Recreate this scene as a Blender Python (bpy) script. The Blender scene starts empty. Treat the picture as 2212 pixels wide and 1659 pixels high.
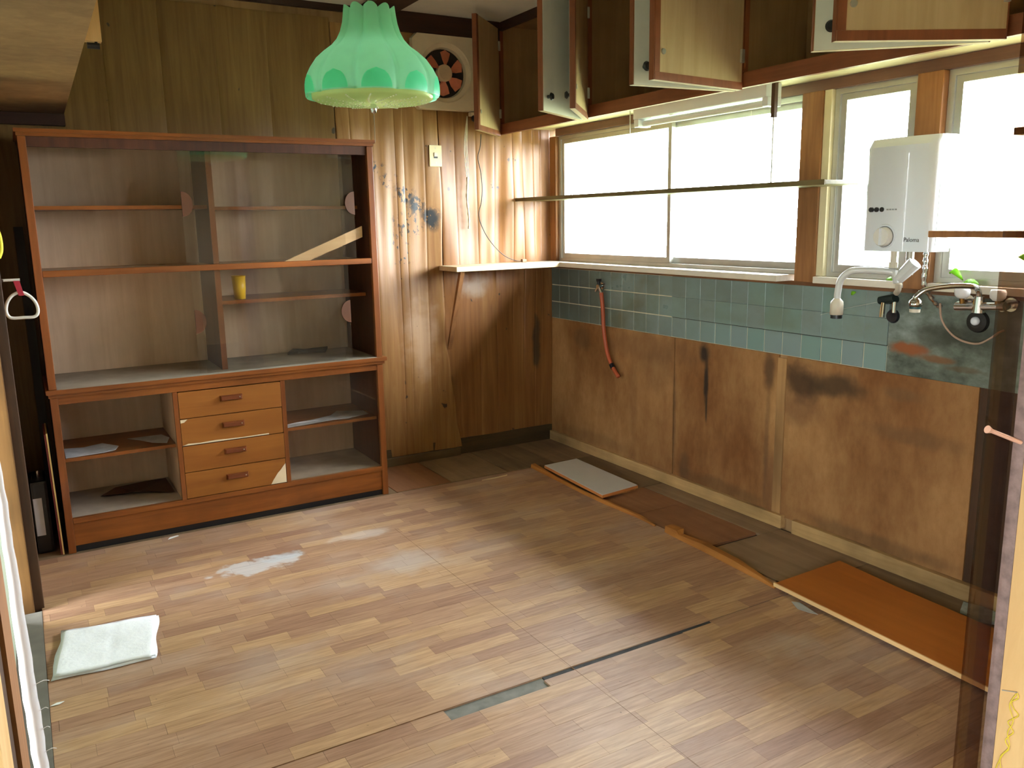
import bpy, bmesh, math, random
from mathutils import Vector, Matrix

scene = bpy.context.scene
COL = scene.collection
rnd = random.Random(7)

# ------------------------------------------------------------------ camera
cam_d = bpy.data.cameras.new('camera')
cam = bpy.data.objects.new('camera', cam_d)
COL.objects.link(cam)
_f = Vector((0.49477, 0.84758, -0.19185)).normalized()
_r = Vector((0.86180, -0.50695, -0.01716)).normalized()
_u = _r.cross(_f)
_m = Matrix((_r, _u, -_f)).transposed().to_4x4()
_m.translation = Vector((-2.9123, -4.4760, 1.4080))
cam.matrix_world = _m
cam_d.sensor_width = 36.0
cam_d.lens = 1806.0 / 2212.0 * 36.0
cam_d.clip_start = 0.02
scene.camera = cam

# ------------------------------------------------------------------ world and light
world = bpy.data.worlds.new('overcast_sky')
scene.world = world
world.use_nodes = True
_bg = world.node_tree.nodes['Background']
_bg.inputs['Color'].default_value = (0.86, 0.95, 1.0, 1)
_bg.inputs['Strength'].default_value = 60.0


def portal(name, loc, size_x, size_y, normal):
    """light portal in a wall opening: samples the sky through it, gives no light of its own"""
    d = bpy.data.lights.new(name, 'AREA')
    d.shape = 'RECTANGLE'
    d.size, d.size_y = size_x, size_y
    d.cycles.is_portal = True
    o = bpy.data.objects.new(name, d)
    COL.objects.link(o)
    o.location = loc
    nz = -Vector(normal)
    ax = Vector((0, 0, 1)).cross(nz).normalized()
    o.rotation_euler = Matrix((ax, nz.cross(ax), nz)).transposed().to_euler()
    return o


portal('window_portal', (0.075, -1.04, 1.54), 1.86, 0.80, (-1, 0, 0))
portal('window_portal', (0.075, -2.28, 1.54), 0.42, 0.80, (-1, 0, 0))
portal('window_portal', (0.075, -3.05, 1.54), 0.96, 0.80, (-1, 0, 0))
portal('window_portal', (-3.10, -1.10, 0.93), 0.07, 1.80, (1, 0, 0))
portal('window_portal', (-3.10, -3.37, 0.85), 0.08, 1.10, (1, 0, 0))  # slit added in the left wall to throw daylight on the cloth
portal('window_portal', (-4.25, -5.5, 1.3), 1.0, 0.8, (1, 0, 0))

scene.view_settings.view_transform = 'Standard'
scene.view_settings.look = 'None'
scene.view_settings.exposure = 0.0
scene.view_settings.gamma = 1.0
scene.view_settings.use_curve_mapping = False
scene.cycles.use_denoising = True
scene.cycles.max_bounces = 8
scene.cycles.diffuse_bounces = 5
scene.cycles.glossy_bounces = 3
scene.cycles.use_adaptive_sampling = True
scene.cycles.adaptive_threshold = 0.08
scene.cycles.transparent_max_bounces = 16
scene.cycles.sample_clamp_indirect = 6.0


# ------------------------------------------------------------------ materials
def srgb(r, g, b):
    def c(v):
        v /= 255.0
        return v / 12.92 if v <= 0.04045 else ((v + 0.055) / 1.055) ** 2.4
    return (c(r), c(g), c(b), 1.0)


class NT:
    def __init__(self, name):
        self.m = bpy.data.materials.new(name)
        self.m.use_nodes = True
        self.t = self.m.node_tree
        self.b = self.t.nodes['Principled BSDF']
        self.out = self.t.nodes['Material Output']
        self._pos = None

    def n(self, kind, **kw):
        nd = self.t.nodes.new(kind)
        for k, v in kw.items():
            setattr(nd, k, v)
        return nd

    def l(self, a, b):
        self.t.links.new(a, b)

    def pos(self):
        if self._pos is None:
            self._pos = self.n('ShaderNodeNewGeometry').outputs['Position']
        return self._pos

    def noise(self, scale=(1, 1, 1), detail=4.0, rough=0.55, vec=None, dist=0.0, off=(0, 0, 0)):
        mp = self.n('ShaderNodeMapping')
        mp.inputs['Scale'].default_value = scale
        mp.inputs['Location'].default_value = off
        self.l(vec if vec is not None else self.pos(), mp.inputs['Vector'])
        nz = self.n('ShaderNodeTexNoise')
        nz.inputs['Scale'].default_value = 1.0
        nz.inputs['Detail'].default_value = detail
        nz.inputs['Roughness'].default_value = rough
        nz.inputs['Distortion'].default_value = dist
        self.l(mp.outputs['Vector'], nz.inputs['Vector'])
        return nz

    def ramp(self, fac, stops):
        r = self.n('ShaderNodeValToRGB')
        els = r.color_ramp.elements
        while len(els) < len(stops):
            els.new(0.5)
        for e, (p, c) in zip(els, stops):
            e.position = p
            e.color = c if isinstance(c, tuple) else (c, c, c, 1)
        self.l(fac, r.inputs['Fac'])
        return r.outputs['Color']

    def mix(self, fac, a, b, blend='MIX'):
        mx = self.n('ShaderNodeMix', data_type='RGBA', blend_type=blend)
        for s, v in ((mx.inputs[0], fac), (mx.inputs[6], a), (mx.inputs[7], b)):
            if isinstance(v, (int, float)):
                s.default_value = v
            elif isinstance(v, tuple):
                s.default_value = v
            else:
                self.l(v, s)
        return mx.outputs[2]

    def math(self, op, a, b=None):
        nd = self.n('ShaderNodeMath', operation=op)
        for s, v in ((nd.inputs[0], a), (nd.inputs[1], b)):
            if v is None:
                continue
            if isinstance(v, (int, float)):
                s.default_value = v
            else:
                self.l(v, s)
        return nd.outputs[0]

    def blob(self, c, size, soft=0.5, wob=0.5, wscale=6.0):
        """0..1 mask: an irregular spot at c with half sizes size"""
        self.wob_noise = getattr(self, 'wob_noise', {})
        if wscale not in self.wob_noise:
            self.wob_noise[wscale] = self.noise((wscale,) * 3, 3)
        nz = self.wob_noise[wscale]
        d = self.n('ShaderNodeVectorMath', operation='SUBTRACT')
        self.l(self.pos(), d.inputs[0])
        d.inputs[1].default_value = c
        s = self.n('ShaderNodeVectorMath', operation='DIVIDE')
        self.l(d.outputs[0], s.inputs[0])
        s.inputs[1].default_value = size
        o = self.n('ShaderNodeVectorMath', operation='SUBTRACT')
        self.l(nz.outputs['Color'], o.inputs[0])
        o.inputs[1].default_value = (0.5, 0.5, 0.5)
        sc = self.n('ShaderNodeVectorMath', operation='SCALE')
        self.l(o.outputs[0], sc.inputs[0])
        sc.inputs['Scale'].default_value = wob * 2
        a = self.n('ShaderNodeVectorMath', operation='ADD')
        self.l(s.outputs[0], a.inputs[0])
        self.l(sc.outputs[0], a.inputs[1])
        ln = self.n('ShaderNodeVectorMath', operation='LENGTH')
        self.l(a.outputs[0], ln.inputs[0])
        mr = self.n('ShaderNodeMapRange', interpolation_type='SMOOTHSTEP')
        mr.inputs['From Min'].default_value = 1.0
        mr.inputs['From Max'].default_value = 1.0 - soft
        self.l(ln.outputs['Value'], mr.inputs['Value'])
        return mr.outputs['Result']

    def bump(self, height, strength=0.2, dist=0.01):
        bp = self.n('ShaderNodeBump')
        bp.inputs['Strength'].default_value = strength
        bp.inputs['Distance'].default_value = dist
        self.l(height, bp.inputs['Height'])
        self.l(bp.outputs['Normal'], self.b.inputs['Normal'])

    def fin(self, color=None, rough=None, metal=None, spec=None, coat=None):
        b = self.b
        for key, v in (('Base Color', color), ('Roughness', rough), ('Metallic', metal), ('Specular IOR Level', spec), ('Coat Weight', coat)):
            if v is None:
                continue
            if isinstance(v, (int, float)):
                b.inputs[key].default_value = v
            elif isinstance(v, tuple):
                b.inputs[key].default_value = v
            else:
                self.l(v, b.inputs[key])
        return self.m


MATS = {}


def plain(name, col, rough=0.5, metal=0.0, spec=0.5, var=0.12, scale=8.0, bump=0.0, coat=0.0):
    """one colour with soft blotches of wear"""
    if name in MATS:
        return MATS[name]
    t = NT(name)
    nz = t.noise((scale,) * 3, 5)
    dark = tuple(c * (1 - var) for c in col[:3]) + (1,)
    lite = tuple(min(1, c * (1 + var)) for c in col[:3]) + (1,)
    c = t.ramp(nz.outputs['Fac'], [(0.3, dark), (0.7, lite)])
    if bump:
        t.bump(nz.outputs['Fac'], bump, 0.004)
    MATS[name] = t.fin(c, rough, metal, spec, coat)
    return MATS[name]


def wood(name, dark, lite, axis='z', k=26.0, stretch=14.0, rough=0.45, spec=0.4, blotch=0.35, bump=0.12, coat=0.0):
    if name in MATS:
        return MATS[name]
    t = NT(name)
    sc = {'x': (k / stretch, k, k), 'y': (k, k / stretch, k), 'z': (k, k, k / stretch)}[axis]
    g = t.noise(sc, 7, 0.6, dist=0.6)
    c = t.ramp(g.outputs['Fac'], [(0.28, dark), (0.72, lite)])
    b = t.noise((2.3,) * 3, 4, off=(3.1, 1.7, 0.4))
    bm_ = t.ramp(b.outputs['Fac'], [(0.35, 1 - blotch), (0.65, 1.0)])
    c = t.mix(1.0, c, bm_, 'MULTIPLY')
    t.bump(g.outputs['Fac'], bump, 0.002)
    MATS[name] = t.fin(c, rough, 0.0, spec, coat)
    return MATS[name]


def glass(name, tint=(1, 1, 1, 1), refl=1.0, dust=0.0, rough=0.02):
    if name in MATS:
        return MATS[name]
    t = NT(name)
    tr = t.n('ShaderNodeBsdfTransparent')
    tr.inputs['Color'].default_value = tint
    gl = t.n('ShaderNodeBsdfGlossy')
    gl.inputs['Roughness'].default_value = rough
    fr = t.n('ShaderNodeLayerWeight')           # Schlick: 0.04 head-on, rising at grazing angles
    fac = t.math('MULTIPLY', t.math('ADD', t.math('MULTIPLY', t.math('POWER', fr.outputs['Facing'], 5.0), 0.90), 0.04), refl)
    ms = t.n('ShaderNodeMixShader')
    t.l(fac, ms.inputs[0])
    t.l(tr.outputs[0], ms.inputs[1])
    t.l(gl.outputs[0], ms.inputs[2])
    last = ms
    if dust:
        df = t.n('ShaderNodeBsdfDiffuse')
        df.inputs['Color'].default_value = (0.56, 0.50, 0.42, 1)
        nz = t.noise((5, 5, 3), 5)
        m = t.ramp(nz.outputs['Fac'], [(0.35, 0.15), (0.75, 1.0)])
        f2 = t.math('MULTIPLY', m, dust)
        m2 = t.n('ShaderNodeMixShader')
        t.l(f2, m2.inputs[0])
        t.l(ms.outputs[0], m2.inputs[1])
        t.l(df.outputs[0], m2.inputs[2])
        last = m2
    t.l(last.outputs[0], t.out.inputs['Surface'])
    MATS[name] = t.m
    return t.m


def thin_cloth(name, col, trans=0.4, rough=0.9, var=0.06):
    """diffuse plus light coming through"""
    if name in MATS:
        return MATS[name]
    t = NT(name)
    nz = t.noise((14,) * 3, 4)
    c = t.ramp(nz.outputs['Fac'], [(0.3, tuple(v * (1 - var) for v in col[:3]) + (1,)), (0.7, col)])
    t.fin(c, rough, 0, 0.4)
    tl = t.n('ShaderNodeBsdfTranslucent')
    t.l(c, tl.inputs['Color'])
    ms = t.n('ShaderNodeMixShader')
    ms.inputs[0].default_value = trans
    t.l(t.b.outputs[0], ms.inputs[1])
    t.l(tl.outputs[0], ms.inputs[2])
    t.l(ms.outputs[0], t.out.inputs['Surface'])
    MATS[name] = t.m
    return t.m


# ------------------------------------------------------------------ mesh helpers
def box(bm, x0, x1, y0, y1, z0, z1):
    if x0 > x1: x0, x1 = x1, x0
    if y0 > y1: y0, y1 = y1, y0
    if z0 > z1: z0, z1 = z1, z0
    v = [bm.verts.new((x, y, z)) for z in (z0, z1) for y in (y0, y1) for x in (x0, x1)]
    for q in ((0, 2, 3, 1), (4, 5, 7, 6), (0, 1, 5, 4), (2, 6, 7, 3), (0, 4, 6, 2), (1, 3, 7, 5)):
        bm.faces.new([v[i] for i in q])
    return v


def hexa(bm, bottom, top):
    """solid between two four-cornered outlines"""
    v = [bm.verts.new(p) for p in list(bottom) + list(top)]
    n = len(bottom)
    bm.faces.new([v[i] for i in reversed(range(n))])
    bm.faces.new([v[n + i] for i in range(n)])
    for i in range(n):
        j = (i + 1) % n
        bm.faces.new([v[i], v[j], v[n + j], v[n + i]])


def prism(bm, pts, z0, z1):
    hexa(bm, [(x, y, z0) for x, y in pts], [(x, y, z1) for x, y in pts])


def frame_axes(d):
    d = Vector(d).normalized()
    a = Vector((0, 0, 1)) if abs(d.z) < 0.9 else Vector((1, 0, 0))
    u = d.cross(a).normalized()
    return u, d.cross(u).normalized(), d


def cyl(bm, p0, p1, r0, r1=None, n=16, caps=True):
    p0, p1 = Vector(p0), Vector(p1)
    r1 = r0 if r1 is None else r1
    u, w, _ = frame_axes(p1 - p0)
    A, B = [], []
    for i in range(n):
        a = 2 * math.pi * i / n
        e = u * math.cos(a) + w * math.sin(a)
        A.append(bm.verts.new(p0 + e * r0))
        B.append(bm.verts.new(p1 + e * r1))
    for i in range(n):
        j = (i + 1) % n
        bm.faces.new([A[i], A[j], B[j], B[i]])
    if caps:
        bm.faces.new(list(reversed(A)))
        bm.faces.new(B)


def spline(pts, m=6, closed=False):
    P = [Vector(p) for p in pts]
    n = len(P)
    out = []
    rng = range(n if closed else n - 1)
    for i in rng:
        p1, p2 = P[i], P[(i + 1) % n]
        p0 = P[i - 1] if (i > 0 or closed) else p1
        p3 = P[(i + 2) % n] if (i + 2 < n or closed) else p2
        for k in range(m):
            t = k / m
            out.append(0.5 * ((2 * p1) + (p2 - p0) * t + (2 * p0 - 5 * p1 + 4 * p2 - p3) * t * t + (3 * p1 - p0 - 3 * p2 + p3) * t ** 3))
    if not closed:
        out.append(P[-1])
    return out


def tube(bm, pts, r, n=10, m=6, closed=False, taper=None, sharp=False):
    P = [Vector(p) for p in pts] if sharp else spline(pts, m, closed)
    rings = []
    u = None
    for i, p in enumerate(P):
        a = P[i - 1] if (i > 0 or closed) else p
        b = P[(i + 1) % len(P)] if (i + 1 < len(P) or closed) else p
        d = (b - a).normalized()
        if u is None:
            u, w, _ = frame_axes(d)
        else:
            u = (u - d * u.dot(d)).normalized()
            w = d.cross(u)
        rr = r if taper is None else r * taper(i / max(1, len(P) - 1))
        rings.append([bm.verts.new(p + (u * math.cos(2 * math.pi * k / n) + w * math.sin(2 * math.pi * k / n)) * rr) for k in range(n)])
    L = len(rings)
    for i in range(L if closed else L - 1):
        A, B = rings[i], rings[(i + 1) % L]
        for k in range(n):
            j = (k + 1) % n
            bm.faces.new([A[k], A[j], B[j], B[k]])
    if not closed:
        bm.faces.new(list(reversed(rings[0])))
        bm.faces.new(rings[-1])


def lathe(bm, prof, c=(0, 0, 0), axis='z', n=28, cap=True):
    """profile of (radius, height) turned round an axis through c"""
    c = Vector(c)
    rings = []
    for r, h in prof:
        ring = []
        for k in range(n):
            a = 2 * math.pi * k / n
            x, y = r * math.cos(a), r * math.sin(a)
            p = {'z': Vector((x, y, h)), 'x': Vector((h, x, y)), 'y': Vector((x, h, y))}[axis]
            ring.append(bm.verts.new(c + p))
        rings.append(ring)
    for A, B in zip(rings, rings[1:]):
        for k in range(n):
            j = (k + 1) % n
            bm.faces.new([A[k], A[j], B[j], B[k]])
    if cap:
        bm.faces.new(list(reversed(rings[0])))
        bm.faces.new(rings[-1])


def poly_slab(bm, pts3, d):
    """flat outline pts3 (world points) thickened by vector d"""
    hexa(bm, pts3, [tuple(Vector(p) + Vector(d)) for p in pts3])


ORIGIN = {}


def mk(name, bm, mat, parent=None, smooth=False, bevel=0.0, label=None):
    if bevel:
        bmesh.ops.bevel(bm, geom=list(bm.edges), offset=bevel, segments=2, affect='EDGES', profile=0.6)
    bmesh.ops.recalc_face_normals(bm, faces=list(bm.faces))
    L = Vector((0, 0, 0))
    if parent is not None:
        L = ORIGIN.get(parent.name, Vector((0, 0, 0)))
        bmesh.ops.translate(bm, verts=list(bm.verts), vec=-L)
    me = bpy.data.meshes.new(name)
    bm.to_mesh(me)
    bm.free()
    if smooth:
        for p in me.polygons:
            p.use_smooth = True
    me.materials.append(mat)
    o = bpy.data.objects.new(name, me)
    COL.objects.link(o)
    if parent is not None:
        o.parent = parent
        ORIGIN[o.name] = L
    if label:
        o['label'] = label
    return o


def autosmooth(o, ang=40):
    for p in o.data.polygons:
        p.use_smooth = True
    o.data.set_sharp_from_angle(angle=math.radians(ang))
    return o


def B():
    return bmesh.new()


def boxpart(name, b, mat, parent=None, bevel=0.0, label=None):
    bm = B()
    box(bm, *b)
    return mk(name, bm, mat, parent, bevel=bevel, label=label)


def thing(name, label, cat, loc, group=None, kind=None):
    o = bpy.data.objects.new(name, None)
    o.empty_display_size = 0.05
    COL.objects.link(o)
    o.location = loc
    ORIGIN[o.name] = Vector(loc)
    o['label'] = label
    if cat:
        o['category'] = cat
    if group:
        o['group'] = group
    if kind:
        o['kind'] = kind
    return o


def tag(o, label, cat, group=None):
    """a thing that is one mesh: move its origin to its base"""
    o['label'] = label
    o['category'] = cat
    if group:
        o['group'] = group
    vs = [v.co for v in o.data.vertices]
    c = Vector(((min(v.x for v in vs) + max(v.x for v in vs)) / 2, (min(v.y for v in vs) + max(v.y for v in vs)) / 2, min(v.z for v in vs)))
    o.data.transform(Matrix.Translation(-c))
    o.location = c
    ORIGIN[o.name] = c
    return o


def struct(o, label=None):
    o['kind'] = 'structure'
    if label:
        o['label'] = label
    return o


# ------------------------------------------------------------------ palette
W_HUTCH = wood('varnished_orange_wood', srgb(118, 60, 20), srgb(160, 92, 36), 'x', rough=0.38, coat=0.2)
W_HUTCHV = wood('varnished_orange_wood_upright', srgb(112, 56, 20), srgb(152, 86, 36), 'z', rough=0.38, coat=0.2)
W_DRAWER = wood('yellow_veneer', srgb(140, 80, 28), srgb(166, 104, 42), 'x', k=14, rough=0.42, blotch=0.25)
W_INSIDE = wood('plain_plywood_inside', srgb(208, 176, 148), srgb(228, 198, 170), 'z', k=20, rough=0.7, blotch=0.22)
W_DARKIN = wood('dark_red_brown_side', srgb(70, 38, 26), srgb(98, 56, 38), 'z', rough=0.5)
W_CABIN = wood('brown_plywood', srgb(148, 112, 74), srgb(176, 138, 96), 'z', k=18, rough=0.65)
W_TAN = wood('tan_plywood', srgb(184, 156, 116), srgb(206, 180, 142), 'z', k=18, rough=0.6, blotch=0.15)
W_RED = wood('red_brown_frame', srgb(124, 66, 40), srgb(158, 92, 58), 'z', rough=0.5)
W_REDX = wood('red_brown_rail', srgb(124, 66, 40), srgb(158, 92, 58), 'y', rough=0.5)
W_POST = wood('brown_post', srgb(128, 82, 44), srgb(172, 118, 70), 'z', rough=0.6)
W_DARK = wood('dark_stained_wood', srgb(46, 26, 18), srgb(74, 42, 28), 'x', rough=0.6)
W_DARKZ = wood('dark_stained_post', srgb(58, 36, 22), srgb(88, 58, 36), 'z', rough=0.6)
W_PALE = wood('pale_timber', srgb(206, 158, 98), srgb(232, 192, 134), 'z', k=20, rough=0.6, blotch=0.15)
W_SILL = wood('pale_sill_board', srgb(222, 208, 184), srgb(242, 234, 218), 'y', rough=0.5, blotch=0.15)
W_SHELFX = wood('pale_ledge_board', srgb(222, 194, 150), srgb(240, 220, 184), 'x', rough=0.55, blotch=0.15)
CREAM = plain('cream_painted_board', srgb(226, 212, 172), 0.5, var=0.08)
WHITE_LAM = plain('white_laminate', srgb(222, 220, 214), 0.35, var=0.05)
BLACK = plain('black_plastic', srgb(22, 22, 26), 0.4, var=0.1)
ALU = plain('aluminium', srgb(196, 194, 186), 0.35, metal=0.55, var=0.08)
CHROME = plain('chrome', srgb(212, 214, 216), 0.12, metal=1.0, var=0.04)
BRASS = plain('dull_brass', srgb(170, 128, 70), 0.35, metal=1.0, var=0.15)
WHITE_EN = plain('white_enamel', srgb(236, 242, 250), 0.22, var=0.02, coat=0.3)
GREYHOSE = plain('beige_plastic', srgb(206, 196, 176), 0.4, var=0.06)
GLASS = glass('window_glass')
HGLASS = glass('cabinet_glass', tint=(0.97, 0.965, 0.95, 1), refl=0.9, dust=0.018)
TINT = glass('smoked_glass', tint=(0.62, 0.50, 0.42, 1), refl=0.5)


# ---- flooring
def plank_material():
    t = NT('worn_printed_floor_strip')
    oi = t.n('ShaderNodeObjectInfo')
    gi = t.n('ShaderNodeNewGeometry')
    s = t.math('FRACT', t.math('ADD', oi.outputs['Random'], gi.outputs['Random Per Island']))
    base = t.ramp(s, [(0.0, srgb(160, 122, 98)), (0.3, srgb(174, 137, 108)), (0.55, srgb(180, 143, 114)), (0.8, srgb(188, 151, 112)), (1.0, srgb(198, 162, 124))])
    g = t.noise((7, 95, 30), 6, 0.6, dist=0.4)
    base = t.mix(0.55, base, t.ramp(g.outputs['Fac'], [(0.3, srgb(150, 118, 96)), (0.7, (1, 1, 1, 1))]), 'MULTIPLY')
    wear = t.noise((1.6, 2.6, 1), 5, 0.6, off=(4.2, 1.1, 0))
    wm = t.ramp(wear.outputs['Fac'], [(0.5, 0.0), (0.72, 0.42)])
    base = t.mix(wm, base, srgb(186, 168, 156))
    # peeled, whitish patches with a shape of their own
    p1 = t.blob((-2.16, -1.07, 0), (0.20, 0.085, 9), 0.35, 0.9, 15)
    p1b = t.blob((-2.06, -1.035, 0), (0.11, 0.06, 9), 0.5, 0.9, 15)
    p2 = t.blob((-1.68, -0.98, 0), (0.16, 0.06, 9), 0.5, 0.7, 9)
    p3 = t.blob((-1.62, -1.36, 0), (0.22, 0.2, 9), 0.8, 0.6, 9)
    p4 = t.blob((-0.82, -2.72, 0), (0.22, 0.12, 9), 0.9, 0.6, 9)
    base = t.mix(t.math('MULTIPLY', p2, 0.55), base, srgb(205, 190, 178))
    base = t.mix(t.math('MULTIPLY', p3, 0.45), base, srgb(190, 180, 172))
    base = t.mix(t.math('MULTIPLY', p4, 0.35), base, srgb(190, 180, 172))
    base = t.mix(t.math('MULTIPLY', p1, 0.62), base, srgb(204, 204, 204))
    base = t.mix(t.math('MULTIPLY', p1b, 0.6), base, srgb(188, 192, 196))
    # specks of dirt
    sp = t.noise((60, 60, 1), 2, 0.5)
    base = t.mix(t.ramp(sp.outputs['Fac'], [(0.74, 0.0), (0.78, 0.6)]), base, srgb(70, 52, 40))
    t.bump(g.outputs['Fac'], 0.05, 0.001)
    r = t.ramp(wear.outputs['Fac'], [(0.3, 0.42), (0.7, 0.58)])
    return t.fin(base, r, 0, 0.45)


PLANK = plank_material()
SUBFLOOR = plain('grey_subfloor_board', srgb(112, 110, 102), 0.85, var=0.25, scale=20, bump=0.3)
SUBFLOOR_D = plain('dark_subfloor', srgb(52, 48, 46), 0.85, var=0.3, scale=9, bump=0.3)


def bare_panel(name, d, l):
    return wood(name, d, l, 'y', k=16, rough=0.75, blotch=0.4, bump=0.25)


BARE1 = bare_panel('bare_grey_brown_panel', srgb(132, 106, 78), srgb(160, 132, 102))
BARE2 = bare_panel('bare_red_brown_panel', srgb(132, 88, 58), srgb(156, 108, 74))
BARE3 = bare_panel('bare_dark_panel', srgb(112, 90, 66), srgb(138, 114, 86))


# ---- wall finishes
def wallboard_material(name, tones):
    t = NT(name)
    g = t.noise((34, 34, 1.7), 7, 0.6, dist=0.8)
    oi = t.n('ShaderNodeObjectInfo')
    tone = t.ramp(oi.outputs['Random'], [(0.0, tones[0]), (1.0, tones[1])])
    c = t.mix(0.6, tone, t.ramp(g.outputs['Fac'], [(0.3, srgb(176, 138, 104)), (0.7, (1, 1, 1, 1))]), 'MULTIPLY')
    # broad random darker blotches across the boards
    sm = t.noise((0.9, 0.9, 0.5), 3)
    smc = t.ramp(sm.outputs['Fac'], [(0.35, srgb(200, 186, 160)), (0.65, (1, 1, 1, 1))])
    c = t.mix(0.7, c, smc, 'MULTIPLY')
    # two soft pale patches low on the wall
    w1 = t.blob((-0.92, 0, 0.74), (0.14, 9, 0.34), 0.8, 0.7, 9)
    w2 = t.blob((-0.56, 0, 1.02), (0.12, 9, 0.1), 0.8, 0.7, 9)
    c = t.mix(t.math('MULTIPLY', w1, 0.3), c, srgb(206, 180, 156))
    c = t.mix(t.math('MULTIPLY', w2, 0.35), c, srgb(206, 196, 180))
    # black mould, a slanting trail of specks
    spots = t.noise((44, 44, 30), 3, 0.6)
    spots2 = t.noise((18, 18, 14), 2, 0.5, off=(7, 2, 5))
    trail = None
    for (cx, cz, sx, sz, thr) in ((-1.15, 1.71, 0.06, 0.04, 0.47), (-1.07, 1.64, 0.075, 0.05, 0.52), (-0.99, 1.56, 0.08, 0.07, 0.50), (-0.92, 1.50, 0.08, 0.075, 0.47), (-0.835, 1.43, 0.075, 0.085, 0.36), (-0.96, 1.40, 0.13, 0.10, 0.555), (-1.02, 1.27, 0.08, 0.16, 0.60), (-0.40, 1.62, 0.05, 0.06, 0.58)):
        b = t.blob((cx, 0, cz), (sx, 9, sz), 0.6, 0.5, 12)
        k = t.math('MULTIPLY', b, t.ramp(spots.outputs['Fac'], [(thr, 0.0), (thr + 0.05, 1.0)]))
        trail = k if trail is None else t.math('MAXIMUM', trail, k)
    few = t.ramp(spots2.outputs['Fac'], [(0.73, 0.0), (0.76, 1.0)])
    trail = t.math('MAXIMUM', trail, t.math('MULTIPLY', few, 0.8))
    c = t.mix(trail, c, srgb(34, 36, 38))
    # dark damp stain by the corner
    d1 = t.blob((-0.125, 0, 0.64), (0.035, 9, 0.2), 0.5, 0.6, 9)
    c = t.mix(t.math('MULTIPLY', d1, 0.75), c, srgb(52, 52, 42))
    t.bump(g.outputs['Fac'], 0.08, 0.002)
    return t.fin(c, 0.42, 0, 0.4)


WALLBOARD = wallboard_material('printed_wood_wallboard', (srgb(168, 126, 76), srgb(178, 138, 88)))
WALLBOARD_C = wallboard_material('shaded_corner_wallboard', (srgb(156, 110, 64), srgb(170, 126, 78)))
WALLBOARD_D = wallboard_material('olive_brown_wallboard', (srgb(130, 100, 56), srgb(138, 108, 62)))


def lower_panel_material():
    t = NT('stained_plywood_panel')
    g = t.noise((9, 9, 2.6), 6, 0.55, dist=0.3)
    c = t.ramp(g.outputs['Fac'], [(0.2, srgb(166, 122, 76)), (0.8, srgb(186, 142, 92))])
    d = t.noise((2.2, 2.2, 1.1), 5, 0.6, off=(1.3, 4.4, 2.0))
    c = t.mix(1.0, c, t.ramp(d.outputs['Fac'], [(0.3, srgb(168, 140, 116)), (0.65, (1, 1, 1, 1))]), 'MULTIPLY')
    fine = t.noise((38, 38, 20), 4, 0.7)
    c = t.mix(0.28, c, t.ramp(fine.outputs['Fac'], [(0.3, srgb(186, 160, 134)), (0.6, (1, 1, 1, 1))]), 'MULTIPLY')
    for (cy, cz, sy, sz, f, col) in (
            (-1.405, 0.74, 0.05, 0.075, 0.92, srgb(30, 28, 28)), (-1.425, 0.60, 0.022, 0.17, 0.9, srgb(34, 32, 30)), (-1.43, 0.46, 0.010, 0.10, 0.8, srgb(40, 36, 32)),
            (-2.01, 0.69, 0.15, 0.12, 0.85, srgb(54, 36, 26)), (-2.18, 0.70, 0.20, 0.075, 0.8, srgb(60, 46, 32)), (-2.0, 0.57, 0.16, 0.10, 0.5, srgb(92, 58, 40)),
            (-1.83, 0.72, 0.05, 0.12, 0.7, srgb(58, 40, 30)), (-1.83, 0.4, 0.02, 0.4, 0.4, srgb(84, 62, 44)), (-1.0, 0.72, 0.5, 0.12, 0.5, srgb(110, 76, 50)), (-1.05, 0.62, 0.2, 0.2, 0.4, srgb(100, 68, 44)),
            (-0.35, 0.7, 0.12, 0.1, 0.5, srgb(84, 60, 40)), (-1.19, 0.35, 0.02, 0.4, 0.45, srgb(80, 60, 42)), (-0.85, 0.42, 0.05, 0.5, 0.3, srgb(110, 76, 48)), (-1.86, 0.2, 0.06, 0.2, 0.4, srgb(96, 62, 46)), (-0.5, 0.1, 0.5, 0.06, 0.35, srgb(96, 72, 48)), (-2.4, 0.09, 0.5, 0.05, 0.5, srgb(86, 64, 42)), (-1.55, 0.09, 0.4, 0.05, 0.45, srgb(86, 64, 42)), (-1.28, 0.12, 0.06, 0.12, 0.5, srgb(78, 60, 44)), (-2.55, 0.56, 0.28, 0.05, 0.4, srgb(88, 66, 46)), (-2.5, 0.72, 0.12, 0.04, 0.3, srgb(96, 80, 60))):
        c = t.mix(t.math('MULTIPLY', t.blob((0, cy, cz), (9, sy, sz), 0.7, 0.45, 10), f), c, col)
    t.bump(fine.outputs['Fac'], 0.12, 0.002)
    return t.fin(c, 0.7, 0, 0.3)


LOWPANEL = lower_panel_material()


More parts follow.
